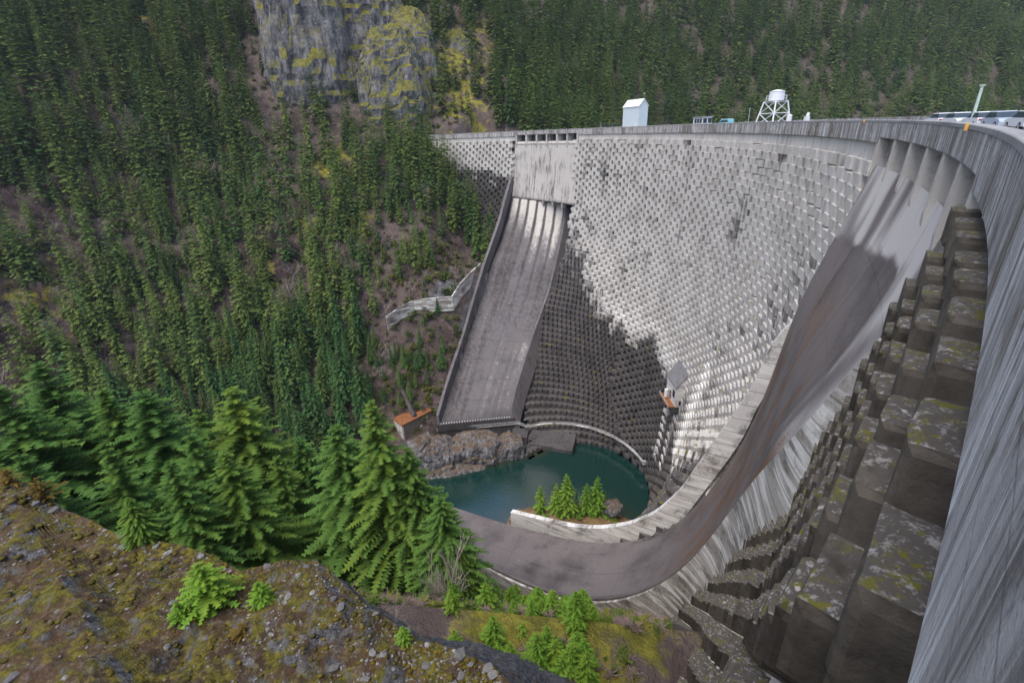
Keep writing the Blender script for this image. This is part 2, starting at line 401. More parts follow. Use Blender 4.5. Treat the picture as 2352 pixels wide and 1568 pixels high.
# stains that belong to the concrete, as shapes on the face in (arc length, level)
DARK = [(90, -46), (82.7, -48.8), (69.3, -48.8), (64.5, -62), (67, -64), (55, -65.5), (50, -71), (36.7, -71.5), (15.2, -72.0), (0, -74.4), (-9, -80), (-14.9, -84), (-22, -90), (-36, -86), (-46, -72), (-54, -66), (-62, -60)]
def dark_level(s):
    q = sorted(DARK); return np.interp(s, [p[0] for p in q], [p[1] for p in q])
def face_tone(s, z, patch):
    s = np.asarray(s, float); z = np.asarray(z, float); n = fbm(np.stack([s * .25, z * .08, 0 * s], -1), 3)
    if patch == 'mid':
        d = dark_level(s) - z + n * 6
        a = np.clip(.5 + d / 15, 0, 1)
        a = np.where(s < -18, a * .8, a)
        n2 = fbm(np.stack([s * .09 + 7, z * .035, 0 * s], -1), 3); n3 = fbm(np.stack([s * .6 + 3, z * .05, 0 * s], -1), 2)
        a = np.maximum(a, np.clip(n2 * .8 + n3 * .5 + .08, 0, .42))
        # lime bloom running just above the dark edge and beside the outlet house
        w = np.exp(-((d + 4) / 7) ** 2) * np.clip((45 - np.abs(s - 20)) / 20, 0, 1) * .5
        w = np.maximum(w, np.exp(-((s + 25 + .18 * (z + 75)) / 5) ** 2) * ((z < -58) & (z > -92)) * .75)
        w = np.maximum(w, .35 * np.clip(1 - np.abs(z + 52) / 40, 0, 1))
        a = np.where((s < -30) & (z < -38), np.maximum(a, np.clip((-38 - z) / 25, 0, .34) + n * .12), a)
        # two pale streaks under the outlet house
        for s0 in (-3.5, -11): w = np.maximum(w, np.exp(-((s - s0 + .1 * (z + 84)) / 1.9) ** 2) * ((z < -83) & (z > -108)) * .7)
        a = np.where(w > .8, a * .3, a)
    elif patch == 'left':
        a = np.clip((-13 - z - (150 - s) * .15 + n * 5) / 10, 0, 1) * .9; w = 0 * a
        w = np.clip(n - .2, 0, 1)
    else:
        a = np.clip(.35 + n * .3, 0, 1); w = 0 * a
    return np.stack([a, w, 0 * a], -1)


blocks = []          # (distance, centre, size, rot, tone, patch)
facemb = MB()
def low_left(s, z):
    s = np.asarray(s, float); z = np.asarray(z, float)
    lim = np.interp(-z, [47, 49, 50, 62, 63, 70, 71, 75, 98, 112, 122], [999, 80, 68, 66, 53, 50, 37, 35, 33, 21, 19])
    return s > lim
def patch(kind, s0, s1, zmin, keep, right=False, PITCH_S=4.6, ROW_H=1.55, Z_FIRST=-4.3, WID=3.05, zone=None, DEP=1.5):
    nr = int((Z_FIRST - zmin) / ROW_H); js = np.arange(math.floor(s0 / PITCH_S), math.ceil(s1 / PITCH_S) + 1)
    grid = []; tones = []
    for i in range(nr):
        zt = Z_FIRST - i * ROW_H; zb = zt - ROW_H
        s = js * PITCH_S
        pb, _ = contour(s, zb, DEP - .05, right)
        for z in (zt, zb):
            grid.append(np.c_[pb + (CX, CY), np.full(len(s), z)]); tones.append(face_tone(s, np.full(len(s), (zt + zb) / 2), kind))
        sc = (js[:-1] + .5 + (.5 if i % 2 else 0)) * PITCH_S
        pf, nf = contour(sc, zb, 0, right); ok = keep(pf, zb)
        if zone is not None: ok = ok & (low_left(sc, zb + ROW_H / 2) == zone)
        wide = WID
        tn = face_tone(sc, np.full(len(sc), zb + .8), kind)
        for q in np.where(ok)[0]:
            dep = DEP
            cxy = pf[q] + nf[q] * dep / 2 + (CX, CY)
            w = wide * (1 + .06 * RND.uniform(-1, 1)); hh = ROW_H - (.0 if RND.random() < .8 else RND.uniform(.05, .35))
            cz = zb + hh / 2
            blocks.append((math.dist((*cxy, cz), (0, 0, CAMZ)), (cxy[0], cxy[1], cz), (dep, w, hh), math.atan2(nf[q][1], nf[q][0]) + RND.uniform(-.012, .012), tn[q] + (RND.uniform(-.16, .16), RND.uniform(-.08, .05), 0), kind))
    G = np.stack(grid); T = np.stack(tones); mm, nn = G.shape[:2]
    idx = np.arange(mm * nn).reshape(mm, nn)
    qd = np.stack([idx[:-1, :-1], idx[1:, :-1], idx[1:, 1:], idx[:-1, 1:]], -1)
    cen = (G[:-1, :-1] + G[1:, 1:]) / 2
    ok = keep(cen[..., :2] - (CX, CY), cen[..., 2])
    if zone is not None:
        ss = np.broadcast_to(((js[:-1] + .5) * PITCH_S)[None], ok.shape); zz_ = np.broadcast_to(cen[:, :1, 2], ok.shape); ok = ok & (low_left(ss, zz_) == zone)
    facemb.add(G.reshape(-1, 3), qd[ok].reshape(-1, 4), T.reshape(-1, 3))
kmid = lambda p, z: (side(LW_BASE, p) < .9) & (p @ NR > 21.4) & (p[..., 0] > 100)
patch('mid', -110, 125, -123, kmid, zone=False)
patch('mid', 10, 110, -123, kmid, PITCH_S=2.3, ROW_H=2.05, Z_FIRST=-46.0, WID=1.4, zone=True, DEP=1.0)
patch('left', 84, 215, -66, lambda p, z: (side(LW_OUT, p) > -1.2) & (np.degrees(np.arctan2(p[..., 1], p[..., 0])) > 44.9 - np.clip((-z - 30) / 30, 0, 1) * 6) & (p[..., 0] > 60))
RWALL3 = np.array(RC_R)
RWALL = np.array([(r, o) for r, o, z in RC_R])
def keep_right(p, z):
    r = p @ ER; o = p @ NR
    lim = np.interp(-r, -RWALL[:, 0], RWALL[:, 1])
    return (o < lim - .6) & (o < np.where(np.asarray(z) > -16, -21.6, 99)) & (np.degrees(np.arctan2(p[..., 1], p[..., 0])) > -56)
patch('right', -186, -60, -88, keep_right, True, PITCH_S=2.75, ROW_H=1.5, WID=1.4, Z_FIRST=-2.95, DEP=.95)
zb_ = np.arange(-5, -123, -1.5); sb_ = np.arange(-112, 128, 2.0)
G_ = np.stack([np.c_[contour(sb_, np.full(len(sb_), z), 1.7)[0] + (CX, CY), np.full(len(sb_), z)] for z in zb_])
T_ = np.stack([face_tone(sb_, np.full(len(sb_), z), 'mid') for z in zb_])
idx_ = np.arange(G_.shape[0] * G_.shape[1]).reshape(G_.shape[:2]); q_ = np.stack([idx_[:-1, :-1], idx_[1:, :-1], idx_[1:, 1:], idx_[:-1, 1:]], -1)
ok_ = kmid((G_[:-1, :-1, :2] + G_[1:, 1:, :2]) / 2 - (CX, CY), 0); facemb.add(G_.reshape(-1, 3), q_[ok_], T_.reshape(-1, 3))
blocks.sort(key=lambda b: b[0])
def chipped(seed):
    r = np.random.default_rng(seed); key = {}; V = []; Fq = []
    g = np.array([-.5, -.36, .36, .5])
    def vid(p):
        k_ = tuple(np.round(p, 3))
        if k_ not in key: key[k_] = len(V); V.append(np.array(p, float))
        return key[k_]
    for ax_ in range(3):
        for sg in (-.5, .5):
            for i in range(3):
                for j in range(3):
                    q = []
                    for a_, b_ in ((g[i], g[j]), (g[i + 1], g[j]), (g[i + 1], g[j + 1]), (g[i], g[j + 1])):
                        p = [0, 0, 0]; p[ax_] = sg; p[(ax_ + 1) % 3] = a_; p[(ax_ + 2) % 3] = b_; q.append(vid(p))
                    Fq.append(q if sg > 0 else q[::-1])
    V = np.array(V); e = (np.abs(np.abs(V) - .5) < .01).sum(1)
    V = V * np.where(e >= 2, 1 - r.uniform(.015, .11, len(V)) * (e >= 2), 1)[:, None] + r.uniform(-.012, .012, V.shape)
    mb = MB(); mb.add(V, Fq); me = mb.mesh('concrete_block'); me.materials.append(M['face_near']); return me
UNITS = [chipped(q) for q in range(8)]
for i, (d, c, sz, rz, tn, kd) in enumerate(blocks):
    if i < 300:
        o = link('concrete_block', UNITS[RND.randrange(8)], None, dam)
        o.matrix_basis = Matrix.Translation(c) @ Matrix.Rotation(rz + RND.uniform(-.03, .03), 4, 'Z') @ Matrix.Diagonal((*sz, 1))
near_d = blocks[299][0]
fb = MB(); fn = MB()
for i, (d, c, sz, rz, tn, kd) in enumerate(blocks[300:]):
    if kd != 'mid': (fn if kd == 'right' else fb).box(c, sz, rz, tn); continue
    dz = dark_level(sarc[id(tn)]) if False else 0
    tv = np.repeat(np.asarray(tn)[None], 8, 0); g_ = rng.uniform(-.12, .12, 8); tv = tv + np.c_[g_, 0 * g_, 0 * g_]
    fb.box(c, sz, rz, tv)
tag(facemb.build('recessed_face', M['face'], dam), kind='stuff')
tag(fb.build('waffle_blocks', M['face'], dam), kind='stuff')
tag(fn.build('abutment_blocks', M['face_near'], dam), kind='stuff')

# ------------------------------------------------------------------ crest: parapet, coping, road
th = np.r_[np.arange(-62, -48, .5), np.arange(-48, -30, .15), np.arange(-30, 69, .6)]
SPL, SPR = (31.0, 44.4), (-38.5, -24.6)
def sweep(name, prof, mat, ths=th, tone=0.0, smooth=False):
    mb = MB(); mb.loft([pol(ths, r, z) for r, z in prof], tone); return mb.build(name, mat, dam, smooth)
for a, b, zb in ((-62, SPR[0], -2.28), (SPR[0], SPR[1], -1.7), (SPR[1], SPL[0], -2.28), (SPL[0], SPL[1], -1.7), (SPL[1], 69, -2.28)):
    tt = th[(th > a) & (th < b)]; tt = np.r_[a, tt, b]
    sweep('parapet', [(180.45, -1.05), (180.45, -.24), (180.03, -.24), (180.03, zb), (180.06, zb - .06), (180.38, zb - .12)], M['parapet'], tt)
sweep('coping', [(180.58, -.24), (180.58, -.03), (180.54, 0), (180.03, 0), (180.0, -.03), (180.0, -.22), (180.06, -.26)], M['coping'])
for a, b in ((SPR[1], SPL[0]), (SPL[1], 69)):
    tt = th[(th >= a) & (th <= b)]; tt = np.r_[a, tt, b]
    sweep('face_band', [(180.38, -2.35), (180.4, -4.4), (181.4, -4.45)], M['face'], tt)
sweep('road', [(180.45, -1.05), (189.6, -1.05)], M['road'])
sweep('upstream_parapet', [(189.6, -1.05), (189.6, .05), (190.05, .05), (190.05, -70)], M['parapet'])

# ------------------------------------------------------------------ spillways
def bays(a0, a1, sd):
    pitch = (a1 - a0) / 6
    for i in range(6):
        t = np.linspace(a0 + i * pitch, a0 + (i + 1) * pitch, 6)
        hp = .075 * 180 / 180
        half = math.degrees(.5 / 180)
        ti = np.linspace(t[0] + half, t[-1] - half, 6)
        mb = MB(); mb.loft([pol(ti, 183.6, -1.6), pol(ti, 183.7, -5.2)]); mb.build('gate', M['gate'], dam)
        mb = MB(); an = np.linspace(0, math.pi * .62, 9)
        mb.loft([pol(ti, 183.8, -4.75)] + [pol(ti, 181.3 - 1.15 * math.sin(q), -5.75 + .95 * math.cos(q)) for q in an] + [pol(ti, 180.45, -6.4)])
        mb.build('gate_sill', M['block'], dam, True)
        mb = MB(); mb.loft([pol(ti, 184, -1.72), pol(ti, 180.2, -1.72)]); mb.build('lintel', M['parapet'], dam)
    for i in range(7):
        t0 = a0 + i * pitch; w = .55 if i in (0, 6) else .5; hw = math.degrees(w / 180)
        mb = MB(); z = [-1.74, -4.4, -5.4, -6.2, -7.0, -8.2]; rr = [180.1, 180.0, 179.9, 179.95, 180.1, 180.3]
        mb.loft([pol([t0 - hw, t0 - hw], [184.2, 184.2], [-1.74, -14])] * 0 + [np.stack([pol(t0 - hw, 184.2, q)[()] for q in z]), np.stack([pol(t0 - hw, r, q) for r, q in zip(rr, z)]), np.stack([pol(t0 + hw, r, q) for r, q in zip(rr, z)]), np.stack([pol(t0 + hw, 184.2, q) for q in z])])
        mb.build('pier', M['block'], dam)
bays(*SPL, 1); bays(*SPR, -1)
BLOCKP = [(180.45, -5.3), (180.1, -8.5), (179.6, -13), (178.9, -19), (178.1, -25), (177.1, -31), (177.4, -31.5), (181, -31.8)]
def spblock(a0, a1, nm):
    tt = np.linspace(a0 - .35, a1 + .35, 40); dz = np.linspace(0, 1, 12)
    zz = np.array([p[1] for p in BLOCKP[:6]]); rr = np.array([p[0] for p in BLOCKP[:6]])
    zs = np.linspace(-5.3, -31, 24); rs = np.interp(-zs, -zz, rr)
    rows = [pol(tt, r, z) for r, z in zip(rs, zs)] + [pol(tt, r, z) for r, z in BLOCKP[6:]]
    P = np.stack(rows)
    if nm == 'R':
        zr = np.r_[zs, [p[1] for p in BLOCKP[6:]]]; rr_z = np.r_[rs, [p[0] for p in BLOCKP[6:]]]
        for i in range(len(P)):
            lim = np.interp(-zr[i], -RWALL3[:, 2], RWALL3[:, 1]) - .2
            a_ = -31.5 + math.degrees(math.asin(max(-.2, lim / rr_z[i]))); t_i = np.linspace(max(tt[0], a_), tt[-1], len(tt)); P[i] = pol(t_i, rr_z[i], zr[i])
    n = fbm(np.stack([np.broadcast_to(tt, P.shape[:2]) * .7, P[..., 2] * .12, 0 * P[..., 2]], -1), 3)
    a = np.clip((-12.5 - P[..., 2]) / 3, 0, 1) * (.28 + .35 * n)
    if nm == 'R': a = np.clip((-11 - P[..., 2]) / 4, 0, 1) * .62 + .2 * n
    mb = MB(); mb.grid(P, np.stack([a, 0 * a, 0 * a], -1)); mb.build('spillway_block', M['block'] if nm == 'L' else M['block_r'], dam, True)
    mb = MB()
    for s_, e in ((tt[0], 0), (tt[-1], 1)):                     # end cheeks
        mb.loft([pol(np.full(len(zs), s_), rs, zs), pol(np.full(len(zs), s_), np.full(len(zs), 186.), zs)])
    mb.build('block_cheek', M['block'], dam)
M['block_r'] = M['chute_r'] if False else concrete('spillway_block_dark_concrete', (.40, .38, .37), (.2, .18, .175), .5, .45, .68, attr=True, sz=.1, bump=.15)
spblock(*SPL, 'L')
# ribs down the left block
for i in (2, 4):
    t0 = SPL[0] + (SPL[1] - SPL[0]) / 6 * i; hw = .08
    zs = np.linspace(-13.5, -30.8, 8); rs = np.interp(-zs, [-p[1] for p in BLOCKP[:6]], [p[0] for p in BLOCKP[:6]])
    mb = MB(); mb.loft([pol(np.full(8, t0 - hw), rs + .1, zs), pol(np.full(8, t0 - hw), rs - .22, zs), pol(np.full(8, t0 + hw), rs - .22, zs), pol(np.full(8, t0 + hw), rs + .1, zs)]); mb.build('rib', M['parapet'], dam)
for i in range(1, 6):                                             # pier noses under the lip
    for a0, a1 in (SPL,):
        t0 = a0 + (a1 - a0) / 6 * i
        mb = MB(); c = pol(t0, 178.2, -32.4); mb.box(c, (2.4, .8, 2.2), math.radians(t0)); mb.build('lip_pier', M['parapet'], dam)

# left chute: ruled floor between its two floor edges, in slabs
L_R = np.array([(150.3, 103.2, -31.9), (148.6, 99.6, -42.1), (145.0, 92.6, -54.1), (139.9, 82.2, -68.3), (135.9, 74.3, -74.7), (129.1, 60.6, -86.1), (122.7, 47.8, -98.5), (120.2, 42.7, -105.3), (120, 42.2, -110.5)])
L_L = np.array([(125.4, 120.3, -30.7), (123.3, 115.5, -38.9), (118.7, 104.6, -50.0), (114.3, 94.3, -56.9), (109.0, 82.1, -69.6), (104.4, 71.2, -79.5), (97.9, 56.2, -94.2), (93.6, 46.2, -103.5), (90.6, 39.4, -110.5)])
L_T = np.array([(126.2, 122.2, -20), (125.0, 119.3, -23.3), (122.5, 113.5, -29.4), (119.2, 105.9, -39.1), (114.7, 95.3, -48.5), (111.1, 86.9, -55.9), (106.2, 75.4, -67.9), (101.3, 64.0, -80.7), (96.8, 53.7, -90.4), (93.7, 46.3, -97.4), (90.4, 38.7, -106.3)])
OFF = np.array([CX, CY, 0.0])
def resample(P, n):
    P = np.asarray(P, float); d = np.r_[0, np.cumsum(np.linalg.norm(np.diff(P, axis=0), axis=1))]; t = np.linspace(0, d[-1], n)
    return np.stack([np.interp(t, d, P[:, i]) for i in range(3)], -1)
def smooth_curve(P, n):
    Q = resample(P, n)
    for _ in range(int(n / 14)): Q[1:-1] = (Q[:-2] + 2 * Q[1:-1] + Q[2:]) / 4
    return Q
flR = L_R - (0, 0, 0); flR = flR.copy(); flR[:, 2] -= np.interp(np.arange(len(flR)), [0, 3, 6, 8], [1.0, 3.2, 3.4, 1.0])
NS, NT_ = 12, 4
eR = smooth_curve(flR, 97); eL = smooth_curve(L_L, 97)
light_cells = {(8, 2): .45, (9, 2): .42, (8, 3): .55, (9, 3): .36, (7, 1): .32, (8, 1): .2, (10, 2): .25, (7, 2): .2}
for i in range(NS):
    for j in range(NT_):
        i0, i1 = i * 8, i * 8 + 8
        lo, hi = j / NT_ + .0008, (j + 1) / NT_ - .0008
        v = np.linspace(lo, hi, 17); sub = np.linspace(i0 + .03, i1 - .03, 13)
        a = np.stack([np.interp(sub, np.arange(97), eL[:, k]) for k in range(3)], -1); b = np.stack([np.interp(sub, np.arange(97), eR[:, k]) for k in range(3)], -1)
        P = a[:, None] * (1 - v[None, :, None]) + b[:, None] * v[None, :, None] + OFF
        Vb = np.broadcast_to(v[None], P.shape[:2]); Ub = np.broadcast_to((sub / 96)[:, None], P.shape[:2])
        n = fbm(np.stack([Vb * 26, Ub * 2.2, 0 * Ub], -1), 4, .6); n2 = fbm(np.stack([Vb * 7, Ub * 5, 0 * Ub + 4], -1), 3)
        cell_pale = light_cells.get((i, j), 0)  # extra paleness of single slabs, the concrete's own tone
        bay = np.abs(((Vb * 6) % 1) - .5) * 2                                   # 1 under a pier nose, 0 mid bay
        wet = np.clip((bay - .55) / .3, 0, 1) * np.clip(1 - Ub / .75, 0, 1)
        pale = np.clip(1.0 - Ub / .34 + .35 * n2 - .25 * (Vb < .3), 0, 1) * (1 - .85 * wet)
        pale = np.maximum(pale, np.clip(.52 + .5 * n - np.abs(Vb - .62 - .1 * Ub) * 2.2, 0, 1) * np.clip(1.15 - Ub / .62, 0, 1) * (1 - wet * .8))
        pale = np.maximum(pale, cell_pale * .75 * np.clip(.75 + 1.6 * n, 0, 1))
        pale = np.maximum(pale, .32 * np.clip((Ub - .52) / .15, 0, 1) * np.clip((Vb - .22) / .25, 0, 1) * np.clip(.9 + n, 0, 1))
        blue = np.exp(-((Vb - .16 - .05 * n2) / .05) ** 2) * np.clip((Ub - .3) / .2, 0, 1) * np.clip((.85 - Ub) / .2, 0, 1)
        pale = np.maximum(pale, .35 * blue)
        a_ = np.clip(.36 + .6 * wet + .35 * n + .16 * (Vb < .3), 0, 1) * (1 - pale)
        T = np.stack([a_, pale, 0 * pale], -1).reshape(-1, 3)
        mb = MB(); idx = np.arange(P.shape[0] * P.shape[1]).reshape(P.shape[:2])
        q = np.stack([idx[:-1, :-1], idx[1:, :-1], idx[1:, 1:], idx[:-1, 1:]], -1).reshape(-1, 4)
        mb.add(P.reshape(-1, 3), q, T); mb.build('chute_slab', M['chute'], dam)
def wall(name, top, thick, depth, mat, taper=0.0, batter=0.0, n=70, tone=0.0):
    """training wall: top edge curve, thickness to its left (walking down), vertical sides"""
    T = smooth_curve(top, n)
    d = np.gradient(T[:, :2], axis=0); d /= np.linalg.norm(d, axis=1)[:, None]; nn = np.stack([-d[:, 1], d[:, 0]], -1)
    O = T.copy(); O[:, :2] += nn * thick
    dv = np.array([0, 0, -1.0]); Bi = T + dv * (depth[0]); Bo = O + dv * depth[1]; Bo[:, :2] += nn * batter
    mb = MB(); rows = [Bi + OFF, T + OFF, O + OFF, Bo + OFF]; mb.loft(rows, tone)
    m = len(T); 
    for e in (0, m - 1): mb.add(np.stack([r[e] for r in rows]), [(0, 1, 2, 3)], tone)
    return mb.build(name, mat, dam)
wall('training_wall', L_R + (0, 0, 0), .9, (6, 9), M['chute'], batter=3.0)
wall('training_wall', L_T, -1.3, (6.5, 16), M['chute'])
# counterforts standing along the left training wall
for q in np.linspace(.52, .8, 7):
    c = smooth_curve(L_T, 70)[int(q * 69)]; e = (np.array(L_T[-1]) - L_T[0]); rz = math.atan2(e[1], e[0])
    mb = MB(); mb.box(c + OFF + (0.35, 0, -1.6), (.7, .9, 3.4), rz); mb.build('counterfort', M['darkwall'], dam)
# lip of the left chute
la, lb = L_L[-1] + OFF, L_R[-1] + OFF; ld = (lb - la); ld[2] = 0; L_ = np.linalg.norm(ld); ld /= L_; lrz = math.atan2(ld[1], ld[0])
mid = (la + lb) / 2
mb = MB(); mb.box((mid[0] + .3, mid[1] - .1, -112.3), (L_ + 3.2, 2.2, 3.4), lrz); mb.build('lip_beam', M['darkwall'], dam)
mb = MB(); mb.box((mid[0] + .2, mid[1] + .9, -116.3), (L_ + 2.4, 3.4, 4.6), lrz); mb.build('lip_footing', M['darkwall'], dam)
stud = MB(); stud.box((0, 0, 0), (.34, .34, .3)); STUD = stud.mesh('lip_stud'); STUD.materials.append(M['white'])
for q in np.linspace(.01, .99, 27):
    o = link('lip_stud', STUD, None, dam); p = la + ld * L_ * q; o.location = (p[0], p[1] - .55, -110.45)

# right chute: one continuous warped sheet of slabs from the gate sills to the flip lip
ra, rb = np.array(RC_L), np.array(RC_R)
zq = np.linspace(-4.5, -82.19, 1200)
La = np.stack([np.interp(-zq, -ra[:, 2], ra[:, 0]), np.interp(-zq, -ra[:, 2], ra[:, 1]), zq], -1); Lb = np.stack([np.interp(-zq, -rb[:, 2], rb[:, 0]), np.interp(-zq, -rb[:, 2], rb[:, 1]), zq], -1)
dd = np.r_[0, np.cumsum(np.linalg.norm(np.diff(La, axis=0), axis=1))]; tq = np.linspace(0, dd[-1], 145)
La = np.stack([np.interp(tq, dd, La[:, i]) for i in range(3)], -1); Lb = np.stack([np.interp(tq, dd, Lb[:, i]) for i in range(3)], -1)
for _ in range(50):
    for Q in (La, Lb): Q[1:-1] = (Q[:-2] + 2 * Q[1:-1] + Q[2:]) / 4
def rsurf(u, v):
    '''u: index along the chute, v: 0 at the board-marked wall, 1 at the camera side'''
    a = np.stack([np.interp(u, np.arange(145), La[:, k]) for k in range(3)], -1); b = np.stack([np.interp(u, np.arange(145), Lb[:, k]) for k in range(3)], -1)
    P = a[:, None] * (1 - v[None, :, None]) + b[:, None] * v[None, :, None]
    bulge = (a[:, 1] - b[:, 1]) ** 2 / 8 / 179
    P[..., 0] += (bulge * np.clip((P[:, 0, 2] + 34) / 24, 0, 1))[:, None] * 4 * v[None] * (1 - v[None])
    low = np.clip((-40 - P[..., 2]) / 20, 0, 1)
    P[..., 2] += low * (1.5 * np.clip((v[None] - .8) / .2, 0, 1) ** 2 - .35 * np.sin(v[None] * math.pi))
    w = np.empty_like(P); w[..., 0] = CX + P[..., 0] * ER[0] + P[..., 1] * NR[0]; w[..., 1] = CY + P[..., 0] * ER[1] + P[..., 1] * NR[1]; w[..., 2] = P[..., 2]
    return w
for i in range(18):
    nj = 4 if i < 6 else 2
    for j in range(nj):
        u0 = np.arange(i * 8, i * 8 + 9).astype(float); u0[0] += .012; u0[-1] -= .012
        v = np.linspace(j / nj + .0008, (j + 1) / nj - .0008, 9)
        P = rsurf(u0, v); U = np.broadcast_to(u0[:, None], P.shape[:2]); Vv = np.broadcast_to(v[None], P.shape[:2])
        n = fbm(np.stack([Vv * 16, U * .06, 0 * U], -1), 3); n2 = fbm(np.stack([Vv * 5, U * .12, 0 * U + 9], -1), 3)
        pale = np.clip((P[..., 2] + 13.6 - 6.0 * Vv + .5 * n2) / 1.2, 0, 1)
        pale = np.maximum(pale, .9 * np.clip((Vv - .74 + .03 * n2) / .03, 0, 1) * np.clip((P[..., 2] + 34) / 10, 0, 1))
        rust = np.clip(n * 3.4 + .05, 0, 1) * np.clip((-14 - P[..., 2]) / 8, 0, 1) * np.clip((P[..., 2] + 66) / 14, 0, 1)
        T = np.stack([np.clip(.22 + .5 * n, 0, 1) * (1 - pale), np.maximum(pale * np.clip(.5 + .6 * n, .25, .8), np.clip(fbm(np.stack([Vv * 30, U * .12, 0 * U + 5], -1), 3) - .5, 0, 1) * 1.2), rust], -1).reshape(-1, 3)
        mb = MB(); idx = np.arange(P.shape[0] * P.shape[1]).reshape(P.shape[:2])
        q = np.stack([idx[:-1, :-1], idx[:-1, 1:], idx[1:, 1:], idx[1:, :-1]], -1).reshape(-1, 4)
        mb.add(P.reshape(-1, 3), q, T); mb.build('chute_slab', M['chute_r'], dam, True)
full = rsurf(np.arange(145.0), np.array([0.0, 1.0])); ea, eb = full[:, 0] - OFF, full[:, 1] - OFF
rt = np.array([rchute(*p) for p in RC_TOP]) - OFF
wall('board_marked_wall', rt, -1.1, (9, 12), M['plank'], n=90)
T = eb[1:] + (0, 0, .25); T = smooth_curve(T, 100)
for _ in range(60): T[1:-1] = (T[:-2] + 2 * T[1:-1] + T[2:]) / 4
wall('chute_curb', T, .6, (1.3, 1.2), M['chute_r'], n=100)
T2 = T.copy(); T2[:, 2] -= .5
d_ = np.gradient(T2[:, :2], axis=0); d_ /= np.linalg.norm(d_, axis=1)[:, None]; T2[:, 0] += -d_[:, 1] * .35; T2[:, 1] += d_[:, 0] * .35
wall('outer_wall', T2, .7, (1.0, 42), M['plank_d'], n=100)
# end of the floor: vertical lip
mb = MB(); p, q = ea[-1] + OFF, eb[-1] + OFF
mb.loft([np.stack([p, q]), np.stack([p - (0, 0, 3.2), q - (0, 0, 3.2)]), np.stack([ea[-14] + OFF - (0, 0, 5), eb[-14] + OFF - (0, 0, 5)])]); mb.build('chute_lip', M['darkwall'], dam)
for f in (.55, .85):
    p = ea[-14] * (1 - f) + eb[-14] * f + OFF
    mb = MB(); mb.box((p[0], p[1], p[2] - 12), (6, 1.2, 20), math.radians(-31.5)); mb.build('chute_buttress', M['darkwall'], dam)

# ------------------------------------------------------------------ terrain
FAR = [(-520, -220), (-330, -20), (-215, 78), (-120, 128), (-75, 144), (-40, 151), (0, 162), (60, 185), (200, 285), (420, 330), (900, 420)]
NEAR = [(60, 108), (20, 114), (-20, 120), (-60, 112), (-120, 76), (-200, 10), (-330, -120), (-480, -300)]
FD, FZ = [0, 6, 14, 25, 44, 67, 93, 140, 220, 320, 520, 900], [0, 5.5, 7.5, 17, 37, 62, 89, 119, 188, 270, 400, 620]
ND, NZ = [0, 8, 20, 55, 80, 100, 112, 130, 180], [0, 8, 24, 47, 73, 98, 107, 115, 121]
def terrain_z(x, y, rough=True):
    x = np.asarray(x, float); y = np.asarray(y, float); P = np.stack([x, y], -1)
    df = -side(FAR, P); dn = -side(NEAR, P)
    z = np.full(x.shape, -124.0)
    zf = WATER + np.interp(df, FD, FZ); zn = WATER + np.interp(dn, ND, NZ)
    z = np.where(df > 0, zf, z); z = np.where((dn > 0) & (dn < 400), np.maximum(z, zn), z)
    z = np.where((df <= 0) & (dn <= 0), -119 - 5 * np.clip(np.minimum(-df, -dn) / 6, 0, 1), z)
    if rough:
        q = np.stack([x / 45, y / 45, 0 * x], -1)
        n = fbm(q, 5) * 9 + fbm(q * .35 + 3, 2) * 14
        n = n * np.clip((np.minimum(np.abs(df), np.abs(dn)) - 6) / 60, 0, 1) * np.clip(np.hypot(x, y) / 60 - .3, 0, 1)
        n = n * np.clip((np.hypot(x + 15, y - 225) - 25) / 40, .12, 1)
        z = z + n
    # bench that carries the road wall, and the steep rock beside the left chute
    z = z + 15 * np.exp(-((x + 34) / 17) ** 2 - ((y - 207) / 15) ** 2) + 7 * np.exp(-((x + 16) / 9) ** 2 - ((y - 222) / 12) ** 2)
    sw_ = side(LW_OUT, np.stack([x - CX, y - CY], -1)); tz_ = np.interp(y, [160, 171, 185, 196, 207, 219, 227, 237, 246, 262], [-108, -106, -91, -81, -68, -56, -48, -39, -29, -14])
    z = np.where((sw_ > 0) & (y > 166) & (y < 262), np.minimum(z, tz_ - 2.5 + 2.4 * np.clip(sw_ - .5, 0, 90)), z)
    # the dam and its chutes stand here: keep the ground below them
    px, py = x - CX, y - CY; r = np.hypot(px, py); t = np.degrees(np.arctan2(py, px)); Q = np.stack([px, py], -1)
    inside = (side(LW_OUT, Q) < .5) & (py > -95) & (px > 75) & (r < 186) & (Q @ NR > 2)
    z = np.where(inside, np.minimum(z, -126.0), z)
    z = np.where((r >= 176) & (r < 215) & (t > -70) & (t < 60), np.minimum(z, -40.0), z)
    # left part of the dam: ground meets the face along a slanting line
    left = (side(LW_OUT, Q) >= .5) & (t > 40) & (t < 62) & (r > 120) & (r < 186)
    z = np.where(left, np.minimum(z, np.interp(t, [42, 47, 53, 58, 62.4, 64], [-60, -54, -34, -18, -3, 0]) - 1.0), z)
    # near bank under the right chute
    o = Q @ NR; rr = Q @ ER
    z = np.where((o > -3) & (o < 24) & (rr > 100) & (rr < 180), np.minimum(z, np.interp(rr, [100, 128, 150, 165, 180], [-96, -93, -88, -78, -70])), z)
    return z

def az_el_xy(az, d): return d * math.sin(math.radians(az)), d * math.cos(math.radians(az))
xs = np.r_[np.arange(-520, -160, 9.0), np.arange(-160, 130, 3.0), np.arange(130, 960, 10.0)]
ys = np.r_[np.arange(-240, 60, 8.0), np.arange(60, 330, 3.0), np.arange(330, 900, 9.0)]
GX, GY = np.meshgrid(xs, ys, indexing='ij')
GZ = terrain_z(GX, GY)
